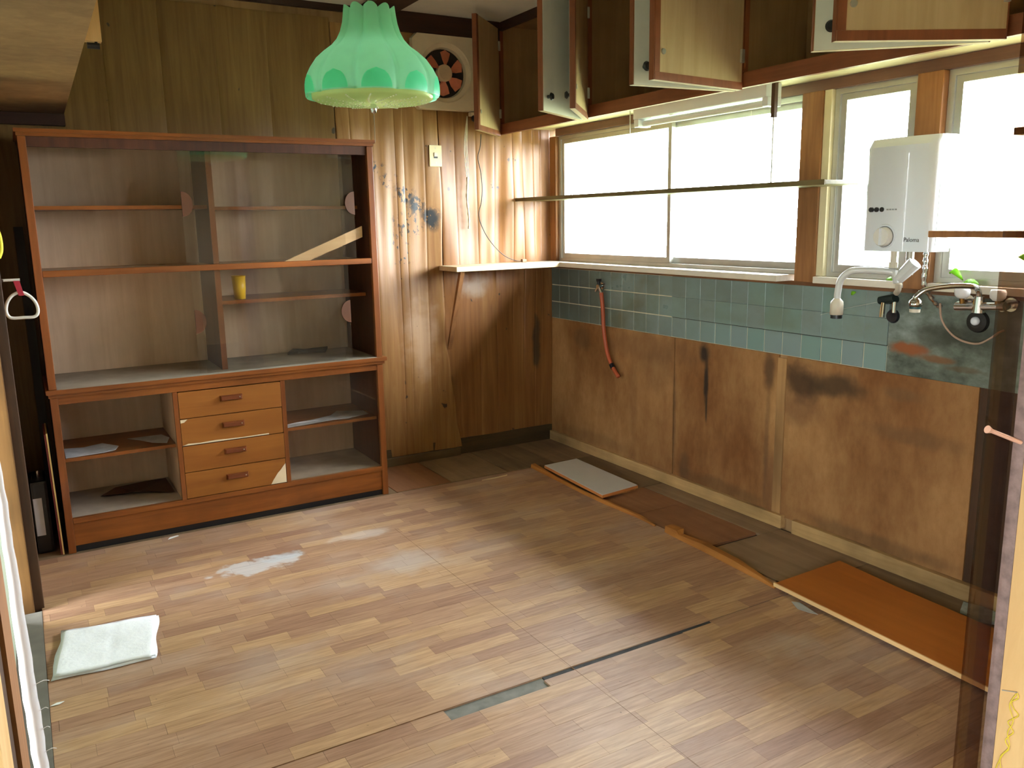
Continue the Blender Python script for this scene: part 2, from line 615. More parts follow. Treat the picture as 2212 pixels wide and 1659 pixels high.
def tile_material():
    t = NT('blue_grey_wall_tile')
    oi = t.n('ShaderNodeObjectInfo')
    c = t.ramp(oi.outputs['Random'], [(0.0, srgb(118, 138, 136)), (0.5, srgb(128, 146, 146)), (1.0, srgb(120, 148, 142))])
    gr = t.noise((3.5, 3.5, 5), 5, 0.6)
    # greasy film, thicker on the two upper courses by the corner
    gm = t.ramp(gr.outputs['Fac'], [(0.35, 0.15), (0.65, 0.7)])
    sx = t.n('ShaderNodeSeparateXYZ')
    t.l(t.pos(), sx.inputs[0])
    up = t.n('ShaderNodeMapRange')
    up.inputs['From Min'].default_value = 0.88
    up.inputs['From Max'].default_value = 0.93
    t.l(sx.outputs['Z'], up.inputs['Value'])
    near = t.n('ShaderNodeMapRange')
    near.inputs['From Min'].default_value = -1.5
    near.inputs['From Max'].default_value = -0.9
    t.l(sx.outputs['Y'], near.inputs['Value'])
    film = t.math('MULTIPLY', gm, t.math('MAXIMUM', t.math('MULTIPLY', up.outputs[0], 0.6), near.outputs[0]))
    c = t.mix(film, c, srgb(98, 94, 62))
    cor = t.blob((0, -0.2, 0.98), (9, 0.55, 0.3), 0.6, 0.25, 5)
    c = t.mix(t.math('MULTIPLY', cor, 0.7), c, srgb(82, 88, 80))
    return t.fin(c, t.ramp(gr.outputs['Fac'], [(0.3, 0.25), (0.7, 0.5)]), 0, 0.5)


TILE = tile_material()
GROUT = plain('pale_grout', srgb(216, 208, 178), 0.9, var=0.15, scale=12)
GROUT_D = plain('grimy_grout', srgb(94, 96, 78), 0.9, var=0.2, scale=12)


def plaster_material():
    t = NT('grimy_rusty_plaster')
    g = t.noise((5, 5, 8), 6, 0.65)
    c = t.ramp(g.outputs['Fac'], [(0.32, srgb(62, 66, 56)), (0.5, srgb(104, 112, 102)), (0.68, srgb(140, 150, 144))])
    for (cy, cz, sy, sz, f, col) in ((-2.52, 0.90, 0.10, 0.035, 0.95, srgb(142, 82, 44)), (-2.63, 0.875, 0.10, 0.02, 0.8, srgb(124, 84, 50)), (-2.74, 0.85, 0.1, 0.015, 0.6, srgb(96, 78, 52)), (-2.6, 0.96, 0.14, 0.06, 0.6, srgb(70, 70, 60)), (-2.8, 1.0, 0.12, 0.12, 0.6, srgb(60, 60, 54))):
        c = t.mix(t.math('MULTIPLY', t.blob((0, cy, cz), (9, sy, sz), 0.6, 0.6, 12), f), c, col)
    t.bump(g.outputs['Fac'], 0.4, 0.004)
    return t.fin(c, 0.8, 0, 0.3)


PLASTER = plaster_material()
CEIL = plain('old_ceiling_board', srgb(222, 220, 210), 0.8, var=0.1, scale=3)

# ------------------------------------------------------------------ the room shell
XL, YN, ZC = -3.0, -3.64, 2.527

floor = struct(boxpart('floor', (-3.12, 0.1, -3.66, 0.1, -0.08, -0.012), SUBFLOOR_D), 'worn wood floor of the kitchen')

# plank rows of the worn floor, laid along x
ROW = 0.0606
planks = []
y_top = -2.44
rows = []
k = 0
while y_top + k * ROW < -0.53:
    rows.append((y_top + k * ROW, y_top + (k + 1) * ROW))
    k += 1
k = 0
while y_top - k * ROW > -3.58:
    rows.append((y_top - (k + 1) * ROW, y_top - k * ROW))
    k += 1
for (ya, yb) in rows:
    x = -2.975 - rnd.uniform(0, 0.2)
    xe = -0.455 - 0.03 * ((ya + 0.5) / -2.0)
    while x < xe - 0.005:
        x2 = min(x + rnd.choice((0.15, 0.19, 0.23, 0.27, 0.31, 0.24)) + rnd.uniform(-0.015, 0.015), xe)
        if xe - x2 < 0.05:
            x2 = xe
        a, b = max(x, -2.975), x2
        ya2, yb2 = ya, yb
        x = x2
        if b - a < 0.012:
            continue
        if abs(yb - y_top) < 1e-6:          # the row along the open joint: edge broken back unevenly
            yb2 -= 0.005 if b < -1.99 else (0.016 + 0.010 * rnd.random())
            if b > -0.75:
                yb2 = yb - 0.006
            if a < -1.64 and b > -1.98:      # missing piece shows the grey board below
                if a < -1.98:
                    planks.append((a, -1.98, ya2, yb - 0.005))
                if b > -1.64:
                    planks.append((-1.64, b, ya2, yb2))
                continue
        planks.append((a, b, ya2, yb2))


def seen_size(p):
    c = Vector(((p[0] + p[1]) / 2, (p[2] + p[3]) / 2, 0)) - cam.location
    d = c.dot(_f)
    if d < 0.3:
        return -1
    u, v = c.dot(_r) / d * 1806 / 1106, -c.dot(_u) / d * 1806 / 829.5
    if abs(u) > 1.08 or v > 1.05:
        return -1
    return (p[1] - p[0]) * (p[3] - p[2]) / d ** 3


planks.sort(key=lambda p: -seen_size(p))
rest = B()
for i, p in enumerate(planks):
    g = 0.0003
    dz = rnd.uniform(-0.0002, 0.0002)
    if i < 300:
        bm = B()
        box(bm, p[0] + g, p[1] - g, p[2] + g, p[3] - g, -0.0115, dz)
        mk('plank', bm, PLANK, floor)
    else:
        box(rest, p[0] + g, p[1] - g, p[2] + g, p[3] - g, -0.0115, dz)
o = mk('plank', rest, PLANK, floor)
o['kind'] = 'stuff'
boxpart('board_under_floor', (-1.985, -1.635, -2.505, -2.44, -0.0118, -0.006), SUBFLOOR, floor)
boxpart('joint_fill', (-1.633, -0.62, -2.468, -2.4405, -0.0118, -0.0035), plain('blackish_joint_fill', srgb(58, 58, 60), 0.9, var=0.3, scale=30), floor)  # dark strip fills the open joint so it reads as a dark line
# the joint between two sheets of flooring, running away from the camera
bm = B()
box(bm, -1.5232, -1.5218, -3.5, -0.98, -0.004, 0.0004)
mk('sheet_joint', bm, BARE3 if False else plain('joint_fill', srgb(128, 98, 72), 0.8), floor)

# bare strip where the sink units stood: separate panels along the back and the right wall
bare = [(-1.30, -0.98, -0.48, -0.005, BARE2), (-0.975, -0.62, -0.48, -0.005, BARE1), (-0.615, -0.30, -0.48, -0.005, BARE3), (-0.295, -0.03, -0.48, -0.005, BARE1),
        (-0.45, -0.03, -1.13, -0.485, BARE3), (-0.455, -0.16, -1.44, -1.135, BARE2), (-0.155, -0.03, -1.95, -1.135, BARE1), (-0.46, -0.16, -1.93, -1.445, BARE2), (-0.47, -0.03, -2.42, -1.955, BARE1), (-0.49, -0.03, -3.1, -2.425, BARE3), (-0.5, -0.03, -3.6, -3.105, BARE3), (-3.0, -1.305, -0.525, -0.005, BARE3), (-1.30, -0.46, -0.535, -0.485, BARE3)]
for (x0, x1, y0, y1, m_) in bare:
    boxpart('floor_panel', (x0, x1, y0, y1, -0.0115, -0.001), m_, floor)

wall_back = struct(boxpart('wall_back', (-3.12, 0.1, 0.0, 0.1, -0.05, 2.62), W_CABIN), 'back wall lined with grooved wood-print boards')


def wave(x, z):
    """how far the warped lining stands off the wall"""
    ph = 1.6 * math.sin(1.7 * z + 0.6 + 0.8 * x)
    m1 = 0.5 + 0.5 * math.sin(5.1 * x + 1.3 * z + 0.4)
    m2 = 0.5 + 0.5 * math.sin(8.7 * x - 2.2 * z + 1.9)
    a = 0.0034 * m1 * math.sin(2 * math.pi * x / 0.163 + ph) + 0.0022 * m2 * math.sin(2 * math.pi * x / 0.083 + 1.4 * ph + 0.9 * z) + 0.0026 * math.sin(2 * math.pi * x / 0.271 - 1.7 * ph + 1.2 * z)
    a += 0.007 * math.sin(2 * math.pi * x / 0.52 + 2.6 * z + 0.5)
    amp = 0.35
    if x > -1.40:
        amp = 0.5 + 0.7 * math.exp(-((z - 1.15) / 0.65) ** 2)
    return 0.022 * min(1, amp) + 1.3 * a * amp


def strip(x0, x1, z0, z1, nz, edge=None, lift=None, mat_=None):
    """one board between two grooves of the warped lining"""
    bm = B()
    g = 0.004
    cols = []
    for i in range(nz + 1):
        z = z0 + (z1 - z0) * i / nz
        xr = x1 if edge is None else edge(z)
        xs = [x0, x0 + g] + [x0 + (xr - x0) * t_ for t_ in (0.14, 0.26, 0.38, 0.5, 0.62, 0.74, 0.86)] + [xr - g, xr]
        row = []
        for j, x in enumerate(xs):
            w_ = wave(x, z) + (lift(x, z) if lift else 0)
            if j in (0, len(xs) - 1):
                w_ -= 0.0008 if x0 < -1.37 else 0.0016
            row.append(bm.verts.new((x, -max(0.0015, w_), z)))
        # back
        row.append(bm.verts.new((xr, 0.0, z)))
        row.insert(0, bm.verts.new((x0, 0.0, z)))
        cols.append(row)
    for A_, B_ in zip(cols, cols[1:]):
        for j in range(len(A_) - 1):
            bm.faces.new([A_[j], A_[j + 1], B_[j + 1], B_[j]])
    bm.faces.new(list(reversed(cols[0])))
    bm.faces.new(cols[-1])
    o = mk('wall_board', bm, mat_ or WALLBOARD, wall_back, smooth=True)
    o.data.set_sharp_from_angle(angle=math.radians(35))
    return o


def cuts(x0, x1):
    xs = [x0]
    while xs[-1] < x1 - 0.05:
        xs.append(min(x1, xs[-1] + rnd.choice((0.05, 0.075, 0.10, 0.12, 0.14))))
    if x1 - xs[-1] > 1e-4:
        xs.append(x1)
    if xs[-1] - xs[-2] < 0.04:
        xs.pop(-2)
    return xs


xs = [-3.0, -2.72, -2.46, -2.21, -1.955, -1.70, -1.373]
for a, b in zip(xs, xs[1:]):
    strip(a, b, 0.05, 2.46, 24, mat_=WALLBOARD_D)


def edge_b(z):
    if z < 0.95:
        return -0.675 - 0.092 * min(1, max(0, (z - 0.05) / 0.62)) + 0.004 * math.sin(z * 23)
    return -0.767 + 0.004 * math.sin(z * 9)


def lift_b(x, z):
    return 0.028 * math.exp(-((x + 0.72) / 0.10) ** 2) * math.exp(-((z - 0.60) / 0.22) ** 2) + 0.010 * math.exp(-((x + 0.70) / 0.08) ** 2) * (1 if z < 0.5 else max(0, 1 - (z - 0.5) * 3))


boxpart('skirting_ledge', (-1.30, -0.69, -0.030, -0.0095, 0.0, 0.048), wood('grey_ledge', srgb(92, 76, 52), srgb(120, 100, 70), 'x'), wall_back)
xs = cuts(-1.367, -0.86)
for a, b in zip(xs, xs[1:]):
    strip(a, b, 0.052, 2.44, 60, lift=lift_b)
strip(-0.86, -0.77, 0.050, 2.44, 60, edge=edge_b, lift=lift_b)
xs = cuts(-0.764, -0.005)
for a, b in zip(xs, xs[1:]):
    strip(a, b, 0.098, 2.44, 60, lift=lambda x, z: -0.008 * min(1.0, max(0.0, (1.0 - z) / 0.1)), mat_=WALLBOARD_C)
struct(boxpart('baseboard_back', (-1.30, -0.005, -0.009, 0.0, 0.0, 0.098), wood('olive_dark_skirting', srgb(64, 52, 34), srgb(92, 74, 48), 'x')), 'dark low skirting under the back wall boards')
struct(boxpart('trim_1', (-1.09, -0.37, -0.05, 0.0, 2.425, 2.527), W_DARK, bevel=0.003), 'dark brown beam over the exhaust fan')
struct(boxpart('trim_2', (-2.65, -1.09, -0.025, 0.0, 2.495, 2.527), W_DARK), 'thin dark cornice along the back wall')
struct(boxpart('trim_3', (-2.999, -2.65, -0.06, 0.0, 1.865, 1.915), W_DARK), 'dark rail on the back wall above the glazed cabinet')

ceiling = struct(boxpart('ceiling', (-3.12, 0.1, -3.70, 0.1, ZC, 2.62), CEIL), 'old pale ceiling boards')
struct(boxpart('trim_4', (-1.215, -1.03, -3.6, -0.05, 2.497, ZC), W_DARK, bevel=0.003), 'dark brown ceiling beam behind the green lamp')

# left wall: solid by the cupboard, then a narrow pane and a slit added to light the cloth
wl = struct(boxpart('wall_left', (-3.12, XL, -1.06, 0.0, -0.05, 2.62), W_CABIN), 'plywood left wall')
boxpart('wall_over_opening', (-3.12, XL, -3.66, -1.06, 1.88, 2.62), W_CABIN, wl)
PALE_GREEN = plain('pale_daylight_wall', srgb(178, 188, 164), 0.6, var=0.06)  # pale tone painted in for the bright outdoors past the post
boxpart('wall_end', (-3.12, -3.06, -3.33, -1.13, -0.05, 1.88), PALE_GREEN, wl)
boxpart('wall_end', (-3.12, -3.06, -3.66, -3.41, -0.05, 1.88), W_CABIN, wl)
boxpart('wall_end', (-3.12, -3.06, -3.41, -3.33, -0.05, 0.30), W_CABIN, wl)
boxpart('wall_end', (-3.12, -3.06, -3.41, -3.33, 1.40, 1.88), W_CABIN, wl)
p = struct(thing('trim_5', 'pair of old posts at the left wall opening', None, (-2.98, -1.0, 0)))
del p['label']
p['label'] = 'pair of old timber posts at the left wall opening'
boxpart('post', (-3.055, -2.998, -1.065, -1.018, -0.011, 1.88), wood('old_brown_post', srgb(98, 66, 34), srgb(134, 94, 52), 'z'), p, bevel=0.003)
boxpart('post', (-2.999, -2.966, -1.03, -0.965, -0.011, 1.88), W_DARKZ, p, bevel=0.002)
struct(boxpart('trim_6', (-3.0595, -2.9757, -3.46, -1.066, -0.011, 0.004), plain('grey_threshold', srgb(104, 98, 88), 0.85, var=0.2)), 'grey worn threshold at the left opening')
wn = struct(thing('window_4', 'narrow glazed opening in the left wall', None, (-3.10, -1.1, 0)))
bm = B()
box(bm, -3.115, -3.09, -1.128, -1.120, 0.0, 1.88); box(bm, -3.115, -3.09, -1.076, -1.068, 0.0, 1.88)
box(bm, -3.115, -3.09, -1.120, -1.076, 0.0, 0.07); box(bm, -3.115, -3.09, -1.120, -1.076, 1.82, 1.88)
mk('sash', bm, ALU, wn)
boxpart('pane', (-3.1045, -3.1005, -1.120, -1.076, 0.07, 1.82), GLASS, wn)

# right wall: below the windows, piers and lintel
wr = struct(boxpart('wall_right', (0.0, 0.1, -3.66, 0.0, -0.05, 1.125), W_CABIN), 'right wall with tiles over stained plywood')
boxpart('lintel', (0.0, 0.1, -3.66, 0.0, 1.947, 2.62), W_CABIN, wr)
boxpart('pier', (0.0, 0.1, -3.66, -3.53, 1.125, 1.945), W_CABIN, wr)
for (y0, y1) in ((-1.184, -0.003), (-1.884, -1.190), (-2.80, -1.928), (-3.64, -2.804)):
    boxpart('plywood_panel', (-0.007, 0.0, y0, y1, 0.05, 0.796), LOWPANEL if y0 > -3 else W_DARKZ, wr)
boxpart('joint_batten', (-0.013, -0.004, -1.930, -1.882, 0.06, 0.785), wood('light_batten', srgb(160, 120, 76), srgb(184, 142, 94), 'z', blotch=0.4), wr, bevel=0.002)
RAIL = wood('weathered_bottom_rail', srgb(170, 134, 86), srgb(206, 168, 114), 'y', blotch=0.5, bump=0.4, rough=0.8)
boxpart('bottom_rail', (-0.030, 0.0, -1.955, -0.015, -0.001, 0.060), RAIL, wr, bevel=0.004)
boxpart('bottom_rail', (-0.034, 0.0, -3.62, -2.02, -0.001, 0.062), RAIL, wr, bevel=0.004)

# tiles, three courses
TP = 0.105
bm = B(); box(bm, -0.0045, 0.0, -1.16, -0.003, 0.798, 1.113); mk('grout_bed', bm, GROUT, wr)
bm = B(); box(bm, -0.0045, 0.0, -2.42, -1.161, 0.798, 0.9045); mk('grout_bed', bm, GROUT, wr)
bm = B(); box(bm, -0.0045, 0.0, -2.42, -1.161, 0.905, 1.113); mk('grout_bed', bm, GROUT_D, wr)
bm = B(); box(bm, -0.0035, 0.0035, -0.0501, 0.0501, -0.0501, 0.0501)
bmesh.ops.bevel(bm, geom=list(bm.edges), offset=0.0014, segments=1, affect='EDGES')
tile_me = bpy.data.meshes.new('tile'); bm.to_mesh(tile_me); bm.free(); tile_me.materials.append(TILE)
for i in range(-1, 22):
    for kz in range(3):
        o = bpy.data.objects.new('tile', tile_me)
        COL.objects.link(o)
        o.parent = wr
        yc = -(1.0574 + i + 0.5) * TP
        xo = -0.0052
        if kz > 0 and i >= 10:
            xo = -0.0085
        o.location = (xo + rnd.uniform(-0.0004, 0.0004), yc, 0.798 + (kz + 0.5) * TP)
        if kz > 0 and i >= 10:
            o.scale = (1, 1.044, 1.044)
boxpart('tile_shadow_line', (-0.0095, -0.0045, -2.42, -1.165, 0.9005, 0.9055), plain('tile_shadow_dark', srgb(58, 58, 50), 0.9), wr)  # dark strip standing in for the shadow under the proud upper tiles
bm = B()
box(bm, -0.008, 0.0, -3.64, -2.4225, 0.797, 1.113)
mk('plaster_patch', bm, PLASTER, wr)
W_FASC = wood('brown_sill_fascia', srgb(108, 70, 42), srgb(142, 96, 58), 'y')
boxpart('sill_fascia', (-0.012, 0.0, -3.6, -0.01, 1.113, 1.13), W_FASC, wr)

# ledge board round the corner under the window
lg = struct(thing('trim_7', 'pale ledge board under the left window', None, (-0.05, -1.0, 1.13)))
boxpart('board', (-0.100, 0.07, -1.93, -0.003, 1.130, 1.157), W_SILL, lg, bevel=0.002)
lg2 = thing('corner_shelf', 'pale board shelf on the back wall held by a slanting strut', 'shelf', (-0.45, -0.12, 1.13))
boxpart('board', (-0.79, -0.102, -0.25, -0.012, 1.130, 1.157), W_SHELFX, lg2, bevel=0.002)
bm = B()
hexa(bm, [(-0.755, -0.030, 0.66), (-0.730, -0.030, 0.66), (-0.730, -0.030, 0.70), (-0.755, -0.030, 0.70)],
     [(-0.752, -0.225, 1.130), (-0.727, -0.225, 1.130), (-0.727, -0.195, 1.130), (-0.752, -0.195, 1.130)])
mk('strut', bm, W_POST, lg2)
lg3 = struct(thing('trim_8', 'sill under the right windows', None, (0, -2.8, 1.13)))
boxpart('board', (-0.055, 0.07, -2.47, -2.085, 1.130, 1.157), W_SILL, lg3, bevel=0.002)
boxpart('board', (-0.055, 0.07, -3.53, -2.60, 1.130, 1.157), W_SILL, lg3, bevel=0.002)
pw = struct(thing('trim_9', 'brown window posts on the right wall', None, (0, -2, 1.13)))
boxpart('post', (-0.022, 0.1, -0.095, -0.028, 1.157, 1.9025), W_POST, pw, bevel=0.003)
boxpart('post', (-0.030, 0.1, -2.07, -1.965, 1.130, 1.9025), W_POST, pw, bevel=0.003)
boxpart('post', (-0.030, 0.1, -2.585, -2.485, 1.130, 1.9025), W_POST, pw, bevel=0.003)
boxpart('cover_strip', (-0.020, 0.05, -2.105, -2.0715, 1.158, 1.9025), CREAM, pw)
boxpart('head_board', (-0.022, 0.09, -3.53, -0.096, 1.903, 1.9445), wood('purple_brown_header', srgb(104, 70, 56), srgb(132, 92, 74), 'y'), pw)


def window(n, y0, y1, splits, label):
    """aluminium sliding window between y0 (near) and y1 (far)"""
    z0, z1 = 1.158, 1.9025
    w = struct(thing('window_%d' % n, label, None, (0.04, (y0 + y1) / 2, z0)))
    bm = B()
    t_ = 0.022
    box(bm, 0.0, 0.075, y0, y0 + t_, z0, z1); box(bm, 0.0, 0.075, y1 - t_, y1, z0, z1)
    box(bm, 0.0, 0.075, y0 + t_, y1 - t_, z1 - t_, z1); box(bm, 0.0, 0.075, y0 + t_, y1 - t_, z0, z0 + 0.018)
    mk('frame', bm, ALU, w)
    for i, (a, b) in enumerate(splits):
        x0 = 0.008 if i % 2 == 0 else 0.040
        s = 0.026
        bm = B()
        za, zb = z0 + 0.0185, z1 - t_ - 0.0005
        box(bm, x0, x0 + 0.024, a, a + s, za, zb); box(bm, x0, x0 + 0.024, b - s, b, za, zb)
        box(bm, x0, x0 + 0.024, a + s, b - s, za, za + 0.030); box(bm, x0, x0 + 0.024, a + s, b - s, zb - 0.024, zb)
        sa = mk('sash', bm, ALU, w)
        boxpart('pane', (x0 + 0.010, x0 + 0.013, a + s, b - s, za + 0.030, zb - 0.024), GLASS, sa)
    return w


window(1, -1.962, -0.098, [(-1.115, -0.122), (-1.938, -1.07)], 'wide two-sash aluminium window nearest the corner')
window(2, -2.482, -2.108, [(-2.458, -2.132)], 'narrow aluminium window left of the water heater')
window(3, -3.528, -2.588, [(-3.50, -2.612)], 'aluminium window right of the water heater')

# near wall with the doorway the picture is taken through
wnr = struct(boxpart('wall_near', (-1.19, 0.1, -3.76, -3.66, -0.05, 2.62), W_TAN), 'near wall beside the doorway')
boxpart('wall_over_doorway', (-3.12, -1.19, -3.76, -3.66, 2.05, 2.62), W_TAN, wnr)
dj = struct(thing('trim_10', 'pale timber doorpost with a rough dark edge at the right', None, (-1.24, -3.63, 0)))
boxpart('post', (-1.294, -1.18, -3.76, -3.6405, -0.011, 2.05), W_PALE, dj)
boxpart('rough_edge', (-1.295, -1.18, -3.640, -3.617, -0.011, 2.05), plain('rough_purple_brown', srgb(136, 112, 104), 0.85, var=0.3, scale=40, bump=0.4), dj)
# the pale front of the post faces the camera a little proud of it
boxpart('front_strip', (-1.2955, -1.18, -3.7605, -3.652, -0.011, 2.05), W_PALE, dj)
dl = struct(thing('trim_11', 'timber doorpost of the doorway at the left', None, (-2.98, -3.6, 0)))
boxpart('post', (-3.12, -2.9655, -3.76, -3.655, -0.011, 2.05), W_PALE, dl)
boxpart('dark_edge', (-3.12, -2.966, -3.654, -3.60, -0.011, 2.05), W_DARKZ, dl)
boxpart('inner_strip', (-3.12, -2.962, -3.599, -3.47, -0.011, 2.05), W_POST, dl)
dg = struct(thing('door_1', 'edge of a smoked glass sliding door beside the right doorpost', None, (-1.36, -3.60, 0)))
boxpart('pane', (-1.378, -1.2965, -3.612, -3.607, 0.0, 2.04), TINT, dg)

# the hall behind the camera, with its own daylight opening
hall = struct(boxpart('floor_hall', (-4.2, 0.4, -7.1, -3.66, -0.08, -0.012), SUBFLOOR), 'floor of the room the picture is taken from')
wh = struct(boxpart('wall_hall', (-4.3, -4.2, -7.1, -6.0, -0.08, 2.62), W_TAN), 'walls of the room the picture is taken from')
boxpart('wall_part', (-4.3, -4.2, -5.0, -3.66, -0.08, 2.62), W_TAN, wh)
boxpart('wall_part', (-4.3, -4.2, -6.0, -5.0, -0.08, 0.9), W_TAN, wh)
boxpart('wall_part', (-4.3, -4.2, -6.0, -5.0, 1.7, 2.62), W_TAN, wh)
boxpart('wall_side', (0.4, 0.5, -7.1, -3.66, -0.08, 2.62), W_TAN, wh)
boxpart('wall_end', (-4.2, 0.4, -7.1, -7.0, -0.08, 2.62), W_TAN, wh)
boxpart('wall_return', (-4.2, -3.12, -3.76, -3.66, -0.08, 2.62), W_TAN, wh)
struct(boxpart('ceiling_hall', (-4.2, 0.4, -7.1, -3.70, 2.527, 2.62), CEIL), 'ceiling of the room the picture is taken from')
struct(boxpart('roof_eave', (0.1, 0.85, -8.0, 1.0, 2.26, 2.34), W_DARK), 'roof overhang outside the kitchen windows')
struct(boxpart('ground_outside', (-40, 40, -40, 40, -0.6, -0.5), plain('grass_and_gravel', srgb(112, 118, 84), 0.95, var=0.25, scale=3)), 'pale ground outside the house')


# ------------------------------------------------------------------ glazed display cabinet (hutch)
HX0, HX1, HY, HB, HT = -2.853, -1.352, -0.482, -0.035, 1.804
h = thing('display_cabinet', 'orange-brown wooden display cabinet with sliding glass, open shelves and four drawers', 'cabinet', (-2.10, -0.26, 0))
for xa, xb in ((HX0, HX0 + 0.022), (HX1 - 0.022, HX1)):
    boxpart('side_panel', (xa, xb, HY + 0.002, HB, 0.0, 1.775), W_DARKIN, h)
bm = B(); box(bm, HX0 + 0.022, HX1 - 0.022, HB - 0.006, HB, 0.03, 1.775); mk('back_panel', bm, W_INSIDE, h)
for xa, xb in ((HX0 - 0.002, HX0 + 0.028), (HX1 - 0.028, HX1 + 0.002)):
    boxpart('front_post', (xa, xb, HY - 0.004, HY + 0.018, 0.0, 0.70), W_HUTCHV, h, bevel=0.002)
    boxpart('front_post', (xa, xb, HY - 0.004, HY + 0.018, 0.7355, 1.775), W_HUTCHV, h, bevel=0.002)
bm = B()
box(bm, HX0 - 0.012, HX1 + 0.012, HY - 0.018, HB, 1.789, HT); box(bm, HX0 - 0.005, HX1 + 0.005, HY - 0.010, HB, 1.7755, 1.789)
mk('crown', bm, W_HUTCH, h)
boxpart('top_fascia', (HX0 + 0.029, HX1 - 0.029, HY + 0.008, HY + 0.026, 1.735, 1.7753), W_DARKIN, h)
bm = B()
box(bm, HX0 - 0.014, HX1 + 0.020, HY - 0.022, HB, 0.716, 0.735); box(bm, HX0 - 0.006, HX1 + 0.010, HY - 0.012, HB, 0.7005, 0.716)
wt = mk('waist_top', bm, W_HUTCH, h)
boxpart('dust_film', (HX0 + 0.03, HX1 - 0.03, HY - 0.018, HB - 0.01, 0.7352, 0.7362), plain('dusty_top', srgb(150, 138, 122), 0.8, var=0.25, scale=6), wt)
boxpart('apron', (HX0 + 0.0285, HX1 - 0.0285, HY, HY + 0.02, 0.668, 0.7003), W_HUTCH, h)
boxpart('bottom_rail', (HX0 + 0.0285, HX1 - 0.0285, HY - 0.003, HY + 0.02, 0.132, 0.156), W_HUTCH, h, bevel=0.002)
boxpart('plinth', (HX0 + 0.0285, HX1 - 0.0285, HY + 0.004, HY + 0.02, 0.030, 0.1318), W_HUTCH, h)
boxpart('toe_gap_shade', (HX0 + 0.0285, HX1 - 0.0285, HY + 0.010, HY + 0.03, 0.0, 0.0298), BLACK, h)  # black strip put in for the shade of the gap under the plinth
boxpart('bottom_shelf', (HX0 + 0.023, HX1 - 0.023, HY + 0.021, HB - 0.007, 0.138, 0.154), plain('dusty_shelf', srgb(172, 156, 140), 0.75, var=0.2, scale=7), h)
boxpart('middle_shelf', (HX0 + 0.0225, HX1 - 0.0225, HY + 0.03, HB - 0.007, 1.211, 1.2295), W_INSIDE, h)
boxpart('middle_rail', (HX0 + 0.0285, HX1 - 0.0285, HY - 0.002, HY + 0.029, 1.209, 1.236), W_HUTCH, h, bevel=0.003)
# upper dividers, set back behind the glass
DX = -2.112
for (z0, z1) in ((0.7365, 1.2105), (1.2300, 1.7745)):
    boxpart('divider', (DX - 0.011, DX + 0.011, -0.395, HB - 0.007, z0, z1), W_DARKIN, h)
    boxpart('divider_edge', (DX - 0.0125, DX + 0.0125, -0.405, -0.3955, z0, z1), W_HUTCHV, h)
SHELFE = W_HUTCH
boxpart('shelf', (HX0 + 0.023, DX - 0.012, -0.36, HB - 0.008, 1.486, 1.502), SHELFE, h)
boxpart('shelf', (DX + 0.012, HX1 - 0.023, -0.30, HB - 0.008, 1.480, 1.496), SHELFE, h)
boxpart('shelf', (DX + 0.012, HX1 - 0.023, -0.36, HB - 0.008, 1.040, 1.057), SHELFE, h)
# glass: two panes per row slid together
for (z0, z1, xa, xb, xc, xd, zh) in ((1.238, 1.772, -2.250, -1.50, -2.205, -1.452, 1.505), (0.738, 1.207, -2.236, -1.53, -2.205, -1.500, 0.978)):
    g1 = boxpart('glass_pane', (xa, xb, -0.452, -0.448, z0, z1), HGLASS, h)
    g2 = boxpart('glass_pane', (xc, xd, -0.466, -0.462, z0, z1), HGLASS, h)
    for (pane, xe, sg, y1) in ((g1, xa, 1, -0.4525), (g2, xd, -1, -0.4665)):
        bm = B()
        pts = [(xe, zh - 0.055)] + [(xe + sg * 0.048 * math.cos(a), zh + 0.055 * math.sin(a)) for a in [-1.35 + 2.7 * i / 10 for i in range(11)]] + [(xe, zh + 0.055)]
        hexa(bm, [(x, y1, z) for x, z in pts], [(x, y1 - 0.007, z) for x, z in pts])
        mk('finger_pull', bm, plain('orange_finger_pull', srgb(88, 50, 26), 0.45, var=0.15), pane, bevel=0.0)
# lower bays
for xd in (-2.358, -1.868):
    boxpart('divider', (xd - 0.008, xd + 0.008, HY + 0.021, HB - 0.007, 0.1545, 0.7002), W_INSIDE, h)
    boxpart('divider_edge', (xd - 0.010, xd + 0.010, HY - 0.003, HY + 0.0205, 0.1565, 0.6675), W_HUTCHV, h)
boxpart('shelf', (HX0 + 0.023, -2.367, -0.43, HB - 0.008, 0.400, 0.415), W_HUTCH, h)
boxpart('shelf', (-1.859, HX1 - 0.023, -0.43, HB - 0.008, 0.400, 0.415), W_HUTCH, h)
boxpart('glass_pane', (-1.90 + 0.045, -1.375, -0.466, -0.462, 0.157, 0.667), HGLASS, h)
zs = [0.158, 0.284, 0.411, 0.540, 0.666]
CHIP = plain('bare_chipped_wood', srgb(226, 206, 172), 0.7, var=0.1)
W_PULL = wood('dark_red_pull', srgb(104, 50, 26), srgb(134, 72, 40), 'x', rough=0.35)
